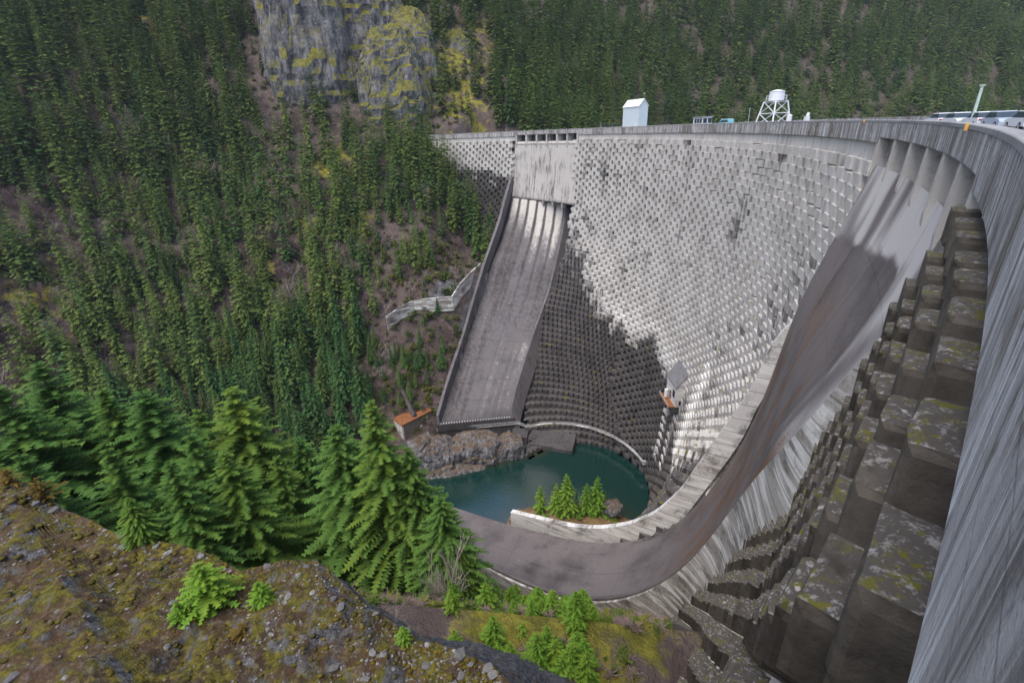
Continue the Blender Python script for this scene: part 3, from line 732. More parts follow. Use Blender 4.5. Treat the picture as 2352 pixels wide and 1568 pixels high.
# keep the camera's own ledge free of the coarse ground
rc = np.hypot(GX, GY)
GZ = np.where((rc < 24) & (GY < 30), np.minimum(GZ, -34 - 0 * rc), GZ)
moss = np.zeros_like(GZ)
for (az, d, rad, amt) in [(-4.5, 330, 30, .6), (-5.5, 355, 30, .6), (-2, 380, 40, .5), (-18, 292, 15, 1.0), (-12, 410, 35, .6), (-30, 395, 18, .8), (-17, 246, 9, .8), (-27, 238, 10, .5), (-46, 260, 16, .6), (-44, 330, 18, .4), (5, 26, 12, .9), (0, 34, 10, .8), (-8, 40, 12, .8), (12, 40, 12, .8), (20, 60, 14, .7), (27, 380, 14, .8), (-22, 252, 8, .7), (10, 330, 12, .4)]:
    x0, y0 = az_el_xy(az, d); moss = np.maximum(moss, amt * np.exp(-((GX - x0) ** 2 + (GY - y0) ** 2) / rad ** 2 / .7))
rockm = np.zeros_like(GZ)
for (az, d, rad, amt) in [(-6.0, 222, 11, 1.0), (-8, 212, 8, .9), (-24.5, 305, 16, .45), (-22, 318, 12, .45)]:
    x0, y0 = az_el_xy(az, d); rockm = np.maximum(rockm, amt * np.exp(-((GX - x0) ** 2 + (GY - y0) ** 2) / rad ** 2))
mb = MB(); mb.grid(np.stack([GX, GY, GZ], -1), np.stack([moss, rockm, 0 * moss], -1).reshape(-1, 3) if False else 0.0)
mb.t = [np.stack([moss, rockm, 0 * moss], -1).reshape(-1, 3)]
tag(mb.build('hillside', M['slope'], smooth=True), kind='structure')

def ground_z(x, y):
    i = np.clip(np.searchsorted(xs, x) - 1, 0, len(xs) - 2); j = np.clip(np.searchsorted(ys, y) - 1, 0, len(ys) - 2)
    fx = (x - xs[i]) / (xs[i + 1] - xs[i]); fy = (y - ys[j]) / (ys[j + 1] - ys[j])
    return (GZ[i, j] * (1 - fx) + GZ[i + 1, j] * fx) * (1 - fy) + (GZ[i, j + 1] * (1 - fx) + GZ[i + 1, j + 1] * fx) * fy

# water
mb = MB(); px = np.linspace(-520, 70, 119); py = np.linspace(-260, 185, 90)
PX, PY = np.meshgrid(px, py, indexing='ij'); sh = -side(FAR, np.stack([PX, PY], -1)); 
sw = np.clip(1 - np.abs(sh + 1) / 6.5, 0, 1) * (PX < 14) * .9
ip = np.hypot((PX - 14) / 24, (PY - 121) / 12); sw = np.maximum(sw, np.clip(1.25 - ip, 0, 1) * .5)
mb.grid(np.stack([PX, PY, np.full_like(PX, WATER)], -1)); mb.t = [np.stack([sw, sw, sw], -1).reshape(-1, 3)]
tag(mb.build('pool_water', M['water']), kind='structure')
mb = MB(); tt = np.linspace(-62, 64, 90)
mb.loft([pol(tt, 189.9, -14), pol(tt, 300, -14), pol(tt, 900, -14)]); tag(mb.build('lake_water', M['lake']), kind='structure')

# cliffs: big weathered rock masses with real depth
def rock_mass(name, parts, mat, n=60, amp=.16, fs=.09, p=3.2, seed=0, taper=.0, ledge=.0):
    mb = MB()
    for c, rad, yaw in parts:
        u = np.linspace(-math.pi, math.pi, n * 2 + 1); v = np.linspace(-math.pi / 2, math.pi / 2, n)
        U, V = np.meshgrid(u, v, indexing='ij')
        def sp(f, e): return np.sign(f) * np.abs(f) ** e
        e = 2 / p
        X = sp(np.cos(V), e) * sp(np.cos(U), e) * rad[0]; Y = sp(np.cos(V), e) * sp(np.sin(U), e) * rad[1]; Z = sp(np.sin(V), e) * rad[2]
        X[-1] = X[0]; Y[-1] = Y[0]; Z[-1] = Z[0]
        P = np.stack([X, Y, Z], -1)
        tp = 1 - taper * np.clip(Z / rad[2], -.3, 1); P = P * np.stack([tp, tp, 1 + 0 * tp], -1)
        q = (P + np.array(c) + seed) * fs
        d = fbm(q * np.array([1, 1, .45]), 5, .55) * 1.0 + .6 * fbm(q * 2.5 * np.array([1, 1, .35]) + 9, 4, .6, ridge=True) - .2 + ledge * (((P[..., 2] + c[2]) * .13 + 1.2 * fbm(q * .8 + 30, 3)) % 1 - .5)
        nrm = P / np.array(rad) ** 2; nrm /= np.linalg.norm(nrm, axis=-1, keepdims=True) + 1e-9
        P = P + nrm * d[..., None] * amp * min(rad[0], rad[1], rad[2]) 
        cy, sy = math.cos(yaw), math.sin(yaw)
        P = np.stack([P[..., 0] * cy - P[..., 1] * sy, P[..., 0] * sy + P[..., 1] * cy, P[..., 2]], -1) + np.array(c)
        mb.grid(P)
    return mb.build(name, mat, smooth=False)
def at(az, d, z): x, y = az_el_xy(az, d); return (x, y, z)
cl = rock_mass('rock_cliff', [
    (at(-18.9, 352, 52), (23, 26, 62), math.radians(18)),
    (at(-10.9, 334, 26), (20, 24, 32), math.radians(8)),
    (at(-14.0, 366, 58), (32, 24, 44), math.radians(12)),
    (at(-15.7, 344, 22), (13, 16, 24), math.radians(20)),
    (at(-8.6, 352, 40), (16, 20, 30), 0.0),
    (at(-5.2, 372, 46), (22, 18, 16), 0.2)], M['cliff'], 80, .2, .07, taper=.3, ledge=.3)
tag(cl, kind='structure')
sr = rock_mass('shore_rock', [((-33, 156, -118.0), (12, 8, 9.5), .1), ((-16, 158.5, -118), (13, 7, 9.0), .12), ((-4, 160.5, -118.5), (7, 6, 7.5), .2), ((-43, 153, -120), (8, 8, 8), .5), ((-25, 152, -121.5), (14, 5, 5), .12)], M['shore'], 60, .42, .11, 2.6, ledge=.35)
tag(sr, kind='structure')

# island below the right chute
mb = MB(); gx = np.linspace(-14, 44, 90); gy = np.linspace(104, 136, 60); X, Y = np.meshgrid(gx, gy, indexing='ij')
IP = np.hypot((X - 16) / 25, (Y - 118 + .12 * (X - 16)) / 13.5)
Z = -122 + 7.0 * np.clip(1.25 - IP, 0, 1) ** .8 + fbm(np.stack([X / 5, Y / 5, 0 * X], -1), 4) * 1.6
mb.grid(np.stack([X, Y, Z], -1)); tag(mb.build('island', M['island'], smooth=True), kind='structure')
def island_z(x, y): return -122 + 7.0 * max(0, 1.25 - math.hypot((x - 16) / 25, (y - 118 + .12 * (x - 16)) / 13.5)) ** .8
bo = rock_mass('boulder', [((30.5, 121.5, -113.8), (3.3, 2.6, 2.6), .4)], M['shore'], 22, .3, .6, 2.4)
tag(bo, 'pale rounded boulder on the islet beside the pool', 'boulder')

# the camera's own rock ledge
AZ = np.radians(np.linspace(-118, 16, 560)); 
BR = [(-125, 30, -9), (-75, 26, -9.5), (-58, 24.5, -10.2), (-52.6, 23.5, -9.9), (-50, 19.5, -10.3), (-47.7, 17.3, -10.3), (-44, 15.4, -10.4), (-38.7, 12.6, -10.2), (-34, 11.9, -10.0), (-30, 11.1, -9.9), (-25, 9.1, -10.1), (-18, 8.0, -10.3), (-10.7, 7.2, -10.1), (-6, 6.9, -10.3), (-.9, 6.3, -10.2), (4, 5.6, -10.4), (16, 5.0, -10.6)]
ba = np.interp(np.degrees(AZ), [b[0] for b in BR], [b[1] for b in BR]); bz = np.interp(np.degrees(AZ), [b[0] for b in BR], [b[2] for b in BR])
k = np.r_[np.linspace(.02, .35, 30), np.linspace(.36, 1.0, 230), np.linspace(1.008, 1.5, 50), np.linspace(1.53, 3.4, 24)]
AA2, KK2 = np.meshgrid(AZ, k, indexing='ij'); rho = ba[:, None] * KK2
X = rho * np.sin(AA2); Y = rho * np.cos(AA2)
base = bz[:, None] + np.clip(1 - KK2, 0, 1) * -0.2 - 2.1 * np.clip(KK2 - 1, 0, 9) * ba[:, None] ** .8
base = base + np.clip((-AA2 - .75), 0, 1) * 1.2 * np.clip(1 - KK2, 0, 1)
q = np.stack([X, Y, base], -1)
n = fbm(q / 4.5, 4) * .9 + fbm(q / 1.3 + 5, 4, .6) * .4 + fbm(q / .45, 2, .5) * .13 + np.maximum(0, fbm(q / 1.1 + 40, 2, .5, ridge=True) - .1) * .24
Z = base + n * (.35 + .65 * np.clip(np.abs(KK2 - 1) * 6, 0, 1)) * np.clip(rho / 3, .2, 1)
mb = MB(); mb.grid(np.stack([X, Y, Z], -1)); tag(mb.build('rock_ledge', M['fore'], smooth=True), kind='structure')
def ledge_pt(az, kk):
    i = int(np.argmin(np.abs(np.degrees(AZ) - az))); j = int(np.argmin(np.abs(k - kk))); return (X[i, j], Y[i, j], Z[i, j])

# ------------------------------------------------------------------ trees
def conifer(H, R, lev, nbr, seg, seed, crown0=.08, irr=.3, twig=.34, droop=.35, fat=1.0):
    r = np.random.default_rng(seed); V = []; Fc = []; T = []; n = 0
    for i in range(lev):
        h0 = crown0 + (1 - crown0) * (i + r.uniform(-.3, .3)) / lev
        nb = max(3, int(nbr * (1 - h0 * .45)))
        a0 = r.uniform(0, 6.28)
        for b in range(nb):
            if r.random() < .07: continue
            h = min(.985, h0 + r.uniform(-.75, .75) * (1 - crown0) / lev); h = max(crown0 * .7, h)
            prof = (1 - h) ** .78 * min(1, .55 + max(0, h - crown0) * 2.6)
            an = a0 + 6.283 * b / nb + r.uniform(-.3, .3)
            L = R * prof * (1 - irr + irr * 2 * r.random()) + .15 * R * .2
            up = .28 * h - droop * (1 - h) * r.uniform(.6, 1.2)
            ca, sa = math.cos(an), math.sin(an)
            tone = r.uniform(0, 1)
            w = twig * L * .9 * fat + .012 * H
            def pt(t, lat, dz=0):
                x = L * t; z = h * H + up * L * t - .18 * L * t * t + dz
                return (ca * x - sa * lat, sa * x + ca * lat, z)
            for s in range(seg):
                t0 = s / seg; t1 = (s + 1) / seg; tm = (t0 + t1) / 2 + .15 / seg
                ww = w * (1 - .75 * t0) * r.uniform(.7, 1.25)
                for sg in (-1, 1):
                    V += [pt(t0, 0), pt(min(1.05, t1 + .35 / seg), 0, .0), pt(min(1.08, tm + .55 / seg), sg * ww, ww * r.uniform(-.55, .3))]
                    Fc.append((n, n + 1, n + 2)); n += 3
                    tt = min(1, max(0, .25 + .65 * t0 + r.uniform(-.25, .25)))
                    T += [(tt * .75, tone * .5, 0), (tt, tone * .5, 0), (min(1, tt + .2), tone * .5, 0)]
    V += [(-.01 * H, 0, .93 * H), (.01 * H, 0, .93 * H), (0, 0, H), (0, -.01 * H, .93 * H), (0, .01 * H, .93 * H), (0, 0, H)]
    Fc += [(n, n + 1, n + 2), (n + 3, n + 4, n + 5)]; T += [(.8, .3, 0)] * 6
    return np.array(V), Fc, np.array(T)
def crown_mesh(name, mat, *a, **k):
    V, Fc, T = conifer(*a, **k); mb = MB(); mb.add(V, Fc, T); me = mb.mesh(name); me.materials.append(mat); return me
def trunk_mesh(name, H, r0, mat):
    mb = MB(); zs = [-2.0, 0, .25 * H, .6 * H, .97 * H]; rs = [r0 * 1.25, r0, r0 * .8, r0 * .45, r0 * .06]
    for a, b, ra, rb in zip(zs[:-1], zs[1:], rs[:-1], rs[1:]): mb.tube((0, 0, a), (0, 0, b), ra, rb, 7, cap=False)
    me = mb.mesh(name); me.materials.append(mat); return me
def bare_mesh(name, H, mat, seed, spread=.4, depth=4, nb=4, r0=.02, fine=1.0):
    r = random.Random(seed); mb = MB()
    def grow(p, d, L, rad, dep):
        q = [p[i] + d[i] * L for i in range(3)]
        mb.tube(p, q, rad, rad * .6, 4 if dep > 1 else 3, cap=False)
        if dep == 0: return
        for _ in range(nb if dep < depth else nb + 4):
            f = r.uniform(.25, 1.0)
            b = [p[i] + d[i] * L * f for i in range(3)]
            nd = Vector(d) + Vector((r.uniform(-1, 1), r.uniform(-1, 1), r.uniform(-.2, .75))) * spread * 2
            nd.normalize(); grow(b, nd, L * r.uniform(.4, .62), rad * .5, dep - 1)
    grow((0, 0, -.5), (0, 0, 1), H * .62, H * r0, depth)
    me = mb.mesh(name); me.materials.append(mat); return me
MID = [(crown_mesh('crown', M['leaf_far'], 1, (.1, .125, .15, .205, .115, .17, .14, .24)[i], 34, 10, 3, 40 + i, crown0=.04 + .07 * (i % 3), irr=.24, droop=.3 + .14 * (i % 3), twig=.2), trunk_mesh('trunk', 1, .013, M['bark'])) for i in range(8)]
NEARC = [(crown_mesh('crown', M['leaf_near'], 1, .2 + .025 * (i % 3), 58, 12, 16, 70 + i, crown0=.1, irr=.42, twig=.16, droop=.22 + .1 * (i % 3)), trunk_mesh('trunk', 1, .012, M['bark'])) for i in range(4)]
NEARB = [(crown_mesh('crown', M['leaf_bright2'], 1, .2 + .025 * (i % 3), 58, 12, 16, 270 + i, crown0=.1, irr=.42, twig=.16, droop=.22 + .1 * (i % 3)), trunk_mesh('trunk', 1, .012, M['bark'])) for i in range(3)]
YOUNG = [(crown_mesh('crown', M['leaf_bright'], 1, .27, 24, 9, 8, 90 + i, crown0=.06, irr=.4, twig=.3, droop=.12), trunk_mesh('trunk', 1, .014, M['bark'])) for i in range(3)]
BARE = [bare_mesh('branches', 1, M['bare'], 5 + i, .42, 4, 4, .02) for i in range(2)]
PINK = [bare_mesh('branches', 1, M['bare_pink'], 15 + i, .36, 4, 5, .016) for i in range(2)]
SNAG = [bare_mesh('branches', 1, M['snag'], 25 + i, .62, 3, 6, .02) for i in range(2)]

def tree(name, pos, H, pair, label, group, wid=1.0, cat='tree', lean=(0, 0)):
    rz = RND.uniform(0, 6.28)
    e = bpy.data.objects.new(name, None); COL.objects.link(e); e.location = pos; e.rotation_euler = (lean[0], lean[1], rz)
    e.empty_display_size = .5
    tag(e, label, cat, group)
    for nm, me in (('crown', pair[0]), ('trunk', pair[1])):
        o = bpy.data.objects.new(nm, me); COL.objects.link(o); o.parent = e; o.scale = (H * wid, H * wid, H)
    return e
def bare(name, pos, H, me, label, group, wid=1.0):
    o = bpy.data.objects.new(name, me); COL.objects.link(o); o.location = pos; o.scale = (H * wid, H * wid, H); o.rotation_euler = (0, 0, RND.uniform(0, 6.28))
    return tag(o, label, 'tree', group)

def view_az_el(x, y, z):
    return math.degrees(math.atan2(x, y)), math.degrees(math.atan2(z - CAMZ, math.hypot(x, y)))
cands = []
for gx in np.arange(-330, 860, 4.3):
    for gy in np.arange(-40, 860, 4.3):
        x = gx + RND.uniform(-2.2, 2.2); y = gy + RND.uniform(-2.2, 2.2)
        az = math.degrees(math.atan2(x, y))
        if not (-56 < az < 50): continue
        d = math.hypot(x, y)
        if d > 900 or (d > 430 and RND.random() < .5): continue
        cands.append((x, y, az, d))
CA = np.array(cands); P2 = CA[:, :2]
dfar = -side(FAR, P2); q = P2 - (CX, CY); rr0 = np.hypot(q[:, 0], q[:, 1]); t0 = np.degrees(np.arctan2(q[:, 1], q[:, 0]))
clear = fbm(np.c_[P2 / 38, 0 * P2[:, 0]], 3); bush = fbm(np.c_[P2 / 26 + 50, 0 * P2[:, 0]], 3)
GZc = ground_z(P2[:, 0], P2[:, 1])
RWP = np.array([(-13, 221), (-17, 211), (-21.5, 202), (-26, 196), (-36, 195), (-44, 194), (-52, 186), (-19, 196), (-30, 188), (-40, 186), (-25, 182)])
RW_D = np.min(np.hypot(P2[:, 0, None] - RWP[None, :, 0], P2[:, 1, None] - RWP[None, :, 1]), 1)
far_trees, bare_trees = [], []
for i, (x, y, az, d) in enumerate(cands):
    if dfar[i] < 9 or GZc[i] < -113: continue
    if (rr0[i] < 200 and t0[i] < 63.5 and t0[i] > -70 and side(LW_OUT, q[i]) < 4) or (rr0[i] > 172 and rr0[i] < 201 and t0[i] < 64): continue
    if side(LW_OUT, q[i]) < 5 and rr0[i] < 190 and t0[i] < 64: continue
    z = GZc[i]
    if z < -13 and rr0[i] > 190 and t0[i] < 64: continue
    _, el = view_az_el(x, y, z)
    if el > 14: continue
    # open ground: cliffs, mossy rock, talus, road
    p = 1.0
    if -24.5 < az < -7 and 300 < d < 372: p = .3
    if -7 <= az < -1 and 300 < d < 400: p = .42
    if -26 < az < -16 and 270 < d < 318: p = .4
    if abs(x + 47) < 9 and abs(y - 160) < 14: p = 0
    if -16 < az < -5 and 196 < d < 246: p = .62
    if clear[i] > .27 and az < 8: p *= .55
    nearw = RW_D[i] < 14
    if nearw and y > 191 and RND.random() < .35: continue
    if RND.random() > p: continue
    if (bush[i] > (.24 if az < 0 else .32) and RND.random() < .45) or RND.random() < .05: bare_trees.append((d, x, y, z)); continue
    H = RND.triangular(9, 36, 21) * (1.0 if d < 300 else 1.12 if d < 430 else 1.3) * (1.0 if RND.random() < .75 else .5)
    if p < .35: H *= .55
    if -16 < az < -5 and 196 < d < 246: H *= .72
    if (abs(az + 17) < 1.5 and 150 < d < 196) or (abs(az + 6) < 1.0 and 215 < d < 246): H = min(H, 4.5)
    if nearw: H = RND.uniform(3.5, 8.5) if y > 191 else RND.uniform(6, 13)
    if az > 20 and z < 30: H *= .9
    far_trees.append((d, x, y, z, H))
far_trees.sort(); bare_trees.sort()
NFAR = 215
def where_label(az, d, z, H):
    size = 'tall' if H > 25 else 'small' if H < 15 else 'mid-sized'
    lvl = 'low on' if z < -70 else 'halfway up' if z < -15 else 'high on'
    if az > -2: return ('%s conifer on the wooded hillside behind the dam crest' % size, '%s conifers behind the dam' % size)
    for lim, pl in ((-9, 'the slope just left of the left spillway chute'), (-15, 'the slope between the road wall and the cliff'), (-20, 'the slope below the grey cliff'), (-26, 'the slope below the open scree'), (-33, 'the forest slope left of the scree'), (-41, 'the dense forest of the canyon side'), (-90, 'the forest slope at the left picture edge')):
        if az > lim: return ('%s conifer standing %s %s' % (size, lvl, pl), '%s conifers %s %s' % (size, lvl, pl))
for d, x, y, z, H in far_trees[:NFAR]:
    lb, gp = where_label(math.degrees(math.atan2(x, y)), d, z, H)
    tree('conifer_tree', (x, y, z - .6), H, MID[RND.randrange(8)], lb, gp, RND.uniform(.85, 1.25), lean=(RND.uniform(-.04, .04), RND.uniform(-.04, .04)))
# the rest of the forest, one mass
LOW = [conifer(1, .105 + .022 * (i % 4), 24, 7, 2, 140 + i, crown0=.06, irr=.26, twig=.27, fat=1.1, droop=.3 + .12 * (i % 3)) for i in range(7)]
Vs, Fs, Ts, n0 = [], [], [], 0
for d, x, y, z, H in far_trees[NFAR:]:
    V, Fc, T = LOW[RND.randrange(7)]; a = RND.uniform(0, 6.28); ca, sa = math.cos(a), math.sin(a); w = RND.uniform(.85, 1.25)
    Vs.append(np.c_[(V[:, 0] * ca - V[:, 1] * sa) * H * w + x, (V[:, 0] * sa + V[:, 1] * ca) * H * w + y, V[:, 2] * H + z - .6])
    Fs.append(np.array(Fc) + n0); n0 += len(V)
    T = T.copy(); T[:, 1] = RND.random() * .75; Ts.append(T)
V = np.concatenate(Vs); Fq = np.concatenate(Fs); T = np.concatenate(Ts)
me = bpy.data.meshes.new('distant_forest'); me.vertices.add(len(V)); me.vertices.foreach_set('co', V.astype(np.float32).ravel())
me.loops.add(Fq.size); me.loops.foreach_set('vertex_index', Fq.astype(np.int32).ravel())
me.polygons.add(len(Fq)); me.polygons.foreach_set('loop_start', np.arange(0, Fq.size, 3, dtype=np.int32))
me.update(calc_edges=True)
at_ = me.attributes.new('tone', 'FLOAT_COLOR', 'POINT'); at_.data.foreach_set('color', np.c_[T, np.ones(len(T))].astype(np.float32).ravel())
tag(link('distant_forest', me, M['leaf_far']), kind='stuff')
# undergrowth: low brush that hides the soil between the trees
def scatter(name, protos, spots, mat):
    Vs, Fs, Ts, n0 = [], [], [], 0
    for x, y, z, h, w in spots:
        V, Fc, T = protos[RND.randrange(len(protos))]; a = RND.uniform(0, 6.28); ca, sa = math.cos(a), math.sin(a)
        Vs.append(np.c_[(V[:, 0] * ca - V[:, 1] * sa) * w + x, (V[:, 0] * sa + V[:, 1] * ca) * w + y, V[:, 2] * h + z]); Fs.append(np.array(Fc) + n0); n0 += len(V)
        T = T.copy(); T[:, 1] = RND.random() * .8; Ts.append(T)
    V = np.concatenate(Vs); Fq = np.concatenate(Fs); T = np.concatenate(Ts)
    me = bpy.data.meshes.new(name); me.vertices.add(len(V)); me.vertices.foreach_set('co', V.astype(np.float32).ravel())
    me.loops.add(Fq.size); me.loops.foreach_set('vertex_index', Fq.astype(np.int32).ravel())
    me.polygons.add(len(Fq)); me.polygons.foreach_set('loop_start', np.arange(0, Fq.size, 3, dtype=np.int32)); me.update(calc_edges=True)
    q = me.attributes.new('tone', 'FLOAT_COLOR', 'POINT'); q.data.foreach_set('color', np.c_[T, np.ones(len(T))].astype(np.float32).ravel())
    return tag(link(name, me, mat), kind='stuff')
BUSH = [conifer(1, .8, 5, 6, 2, 400 + i, crown0=.02, irr=.6, twig=.4, droop=-.5) for i in range(4)]
TWIGB = [conifer(1, .7, 6, 8, 2, 420 + i, crown0=.02, irr=.7, twig=.10, droop=-1.0, fat=.5) for i in range(4)]
gs, ts = [], []
for q in range(6500):
    az = RND.uniform(-54, 14); d = RND.uniform(160, 420); x, y = az_el_xy(az, d); z = float(ground_z(x, y)); qq = np.array([x - CX, y - CY])
    if z < -112 or -side(FAR, np.array([x, y])) < 10: continue
    if float(side(LW_OUT, qq)) < 3.5 and math.hypot(*qq) < 192 and math.degrees(math.atan2(qq[1], qq[0])) < 64: continue
    if z < -13 and math.hypot(*qq) > 188 and math.degrees(math.atan2(qq[1], qq[0])) < 64: continue
    h = RND.uniform(.8, 2.6)
    (ts if RND.random() < .55 else gs).append((x, y, z - .2, h * 1.2, h * RND.uniform(.8, 1.3)))
for q in range(1500):
    az = RND.uniform(-40, 24); d = RND.uniform(19, 62); x, y = az_el_xy(az, d); z = float(ground_z(x, y))
    if d < 25: z = min(z, CAMZ - d * math.tan(math.radians(56)))
    if 20 < x + 0 and y > 44: continue
    h = RND.uniform(.25, 1.0) * (1 if d < 35 else 1.4)
    (ts if RND.random() < .5 else gs).append((x, y, z - .1, h, h))
for q in range(420):
    az = RND.uniform(-15.5, -6); d = RND.uniform(168, 236); x, y = az_el_xy(az, d); z = float(ground_z(x, y))
    if float(side(LW_OUT, np.array([x - CX, y - CY]))) < 2.5 or z < -110: continue
    h = RND.uniform(1.2, 4.2); (ts if RND.random() < .35 else gs).append((x, y, z - .3, h * 1.3, h * RND.uniform(.6, .9)))
scatter('green_undergrowth', BUSH, gs, M['leaf_moss']); scatter('leafless_undergrowth', TWIGB, ts, M['bare_pink'])
print('far trees', len(far_trees), 'bare', len(bare_trees))
for q in range(16):
    az = RND.uniform(12.2, 17.5); d = RND.uniform(395, 450); x, y = az_el_xy(az, d); bare_trees.insert(0, (d, x, y, float(ground_z(x, y))))
for d, x, y, z in bare_trees[:300]:
    pink = RND.random() < .65 or (12 < math.degrees(math.atan2(x, y)) < 18)
    az = math.degrees(math.atan2(x, y))
    side_ = 'behind the dam crest' if az > -2 else 'left of the left chute' if az > -15 else 'below the grey cliff' if az > -26 else 'in the forest of the left canyon side'
    lb = 'leafless %s tree among the conifers %s' % ('reddish' if pink else 'grey brown', side_)
    bare('bare_tree', (x, y, z - .3), RND.uniform(8, 15) * (1.7 if 12 < az < 18 else 1), (PINK if pink else BARE)[RND.randrange(2)], lb, ('leafless reddish trees ' if pink else 'leafless grey trees ') + side_, RND.uniform(1.0, 1.7))

# ------------------------------------------------------------------ things on the crest
def radial(th): return math.radians(th)
ROAD = -1.05
# hoist house
p = pol(22.4, 187.6, ROAD); hh = local_thing('hoist_house', tuple(p), 'tall pale blue windowless house with a white gable roof standing on the dam crest', 'building', rz=radial(22.4))
Lx, Ly, He, Hr = 4.1, 9.9, 8.2, 10.4          # local x = radial, y = along the crest
mb = MB(); x, y = Lx / 2, Ly / 2
mb.add([(-x, -y, 0), (x, -y, 0), (x, y, 0), (-x, y, 0), (-x, -y, He), (x, -y, He), (x, y, He), (-x, y, He), (0, -y, Hr - .12), (0, y, Hr - .12)], [(0, 1, 5, 8, 4), (1, 2, 6, 5), (2, 3, 7, 9, 6), (3, 0, 4, 7)])
mb.build('wall', M['whitewall'], hh)
mb = MB(); o = .25
for sx in (-1, 1):
    a = np.array([(sx * (x + o), -y - o, He - .28), (sx * (x + o), y + o, He - .28), (0, y + o, Hr), (0, -y - o, Hr)])
    mb.add(np.r_[a, a - (0, 0, .14)], [(0, 1, 2, 3), (7, 6, 5, 4), (0, 4, 5, 1), (1, 5, 6, 2), (3, 7, 4, 0)])
mb.build('roof', M['roofmetal'], hh)
mb = MB(); mb.box((-x - .03, -y + 1.6, 1.1), (.06, 1.0, 2.1)); d_ = mb.build('door', M['white'], hh); mb = MB(); mb.box((-x - .08, -y + 1.95, 1.1), (.05, .12, .06)); mb.build('handle', M['steel'], d_)
mb = MB(); mb.tube((0, -y, Hr), (0, -y, Hr + 1.6), .05); mb.box((0, -y, Hr + 1.6), (.3, .5, .5)); mb.build('weather_vane', M['steel'], hh)
mb = MB(); mb.box((-x - .06, y - .3, 4), (.12, .18, 7.4)); mb.build('downpipe', M['white'], hh)
for q in range(9):
    mb = MB(); mb.box((-x - .012, 0, .9 * q + .45), (.024, Ly - .02, .86)); mb.build('siding_panel', M['whitewall'], hh)
# booth
p = pol(9.6, 187, ROAD); bt = local_thing('guard_booth', tuple(p), 'small white booth with gridded windows and flat roof on the dam crest', 'booth', rz=radial(9.6))
mb = MB(); mb.box((0, 0, 1.4), (3, 5.6, 2.8)); mb.build('wall', M['white'], bt)
mb = MB(); mb.box((0, 0, 2.95), (3.6, 6.3, .2)); mb.build('roof', M['steel'], bt)
for i, yy in enumerate((-1.7, -.2, 1.3)):
    mb = MB(); mb.box((-1.53, yy, 1.85), (.06, 1.3, 1.3)); f = mb.build('window', M['steel'], bt)
    for k2 in (-.3, .3):
        mb = MB(); mb.box((-1.57, yy + k2, 1.85), (.04, .54, 1.14)); mb.build('pane', M['glass'], f)
for yy in (-.8, .8):
    mb = MB(); mb.box((yy, -2.83, 1.85), (1.2, .06, 1.3)); mb.build('window', M['glass'], bt)

def car(th, r, label, paint, name='parked_car', L=4.4, H=1.42, group=None, turn=0.0, glass='glass', roofmat=None):
    p = pol(th, r, ROAD); c = local_thing(name, tuple(p), label, 'van' if name == 'parked_van' else 'car', group, radial(th) + turn)
    W_ = 1.78; h = L / 2
    def shell(prof, w0, w1, zs):
        mb = MB(); a = []
        for (px_, pz) in prof: a.append((px_, pz))
        n = len(a); Lf = [(-w(pz, w0, w1, zs), px_, pz) for px_, pz in a]; Rt = [(w(pz, w0, w1, zs), px_, pz) for px_, pz in a]
        V = Lf + Rt; F_ = [(i, (i + 1) % n, n + (i + 1) % n, n + i) for i in range(n)] + [tuple(range(n))[::-1], tuple(range(n, 2 * n))]
        mb.add(V, F_); return mb
    def w(z, w0, w1, zs): return w0 if z < zs else w1
    if name == 'parked_van': body = [(-h, .35), (-h, H * .55), (-h + .1, H * .97), (-h + .3, H), (h * .45, H), (h * .62, H * .95), (h * .82, H * .6), (h, H * .52), (h, .35)]
    else: body = [(-h, .32), (-h, .82), (-h + .15, .93), (h * .4, .95), (h * .9, .82), (h, .68), (h, .32)]
    shell(body, W_ / 2, W_ / 2 - (.1 if name == 'parked_van' else 0), .95).build('body', paint, c)
    if name != 'parked_van':
        shell([(-h + .35, .93), (-h + .85, H - .05), (-h + 1.1, H - .03), (.25, H - .03), (h * .47, .94)], W_ / 2 - .08, W_ / 2 - .2, 1.1).build('window', M[glass], c)
        shell([(-h + .8, H - .06), (-h + .95, H), (.2, H + .01), (.36, H - .06)], W_ / 2 - .17, W_ / 2 - .2, H - .03).build('roof', roofmat or paint, c)
    else:
        shell([(-h + .4, H * .62), (-h + .45, H * .88), (h * .45, H * .88), (h * .66, H * .62)], W_ / 2 + .012 - .05, W_ / 2 - .085, H * .75).build('window', M[glass], c)
        mb = MB(); mb.box((0, -.3, H + .03), (W_ - .25, L * .68, .07)); mb.build('roof', roofmat or paint, c)
    for sx in (-1, 1):
        for yy in (-h * .62, h * .62):
            mb = MB(); mb.tube((sx * (W_ / 2 - .2), yy, .32), (sx * (W_ / 2 + .02), yy, .32), .32, n=14); wl = mb.build('wheel', M['rubber'], c)
            mb = MB(); mb.tube((sx * (W_ / 2), yy, .32), (sx * (W_ / 2 + .03), yy, .32), .19, n=10); mb.build('rim', M['steel'], wl)
        mb = MB(); mb.box((sx * (W_ / 2 - .28), h - .02, .66), (.32, .06, .16)); mb.build('headlight', M['white'], c)
        mb = MB(); mb.box((sx * (W_ / 2 - .2), -h + .0, .78), (.26, .06, .16)); mb.build('tail_light', M['red'], c)
    return c
car(5.2, 186.5, 'light blue van with a flat white roof parked on the dam crest', M['blue'], 'parked_van', 5.4, 2.0, roofmat=M['roofmetal'])
carpaint = plain('white_car_paint', (.8, .82, .85), .25, 0, .03)
bluepaint = plain('pale_blue_car_paint', (.45, .52, .62), .25, 0, .03)
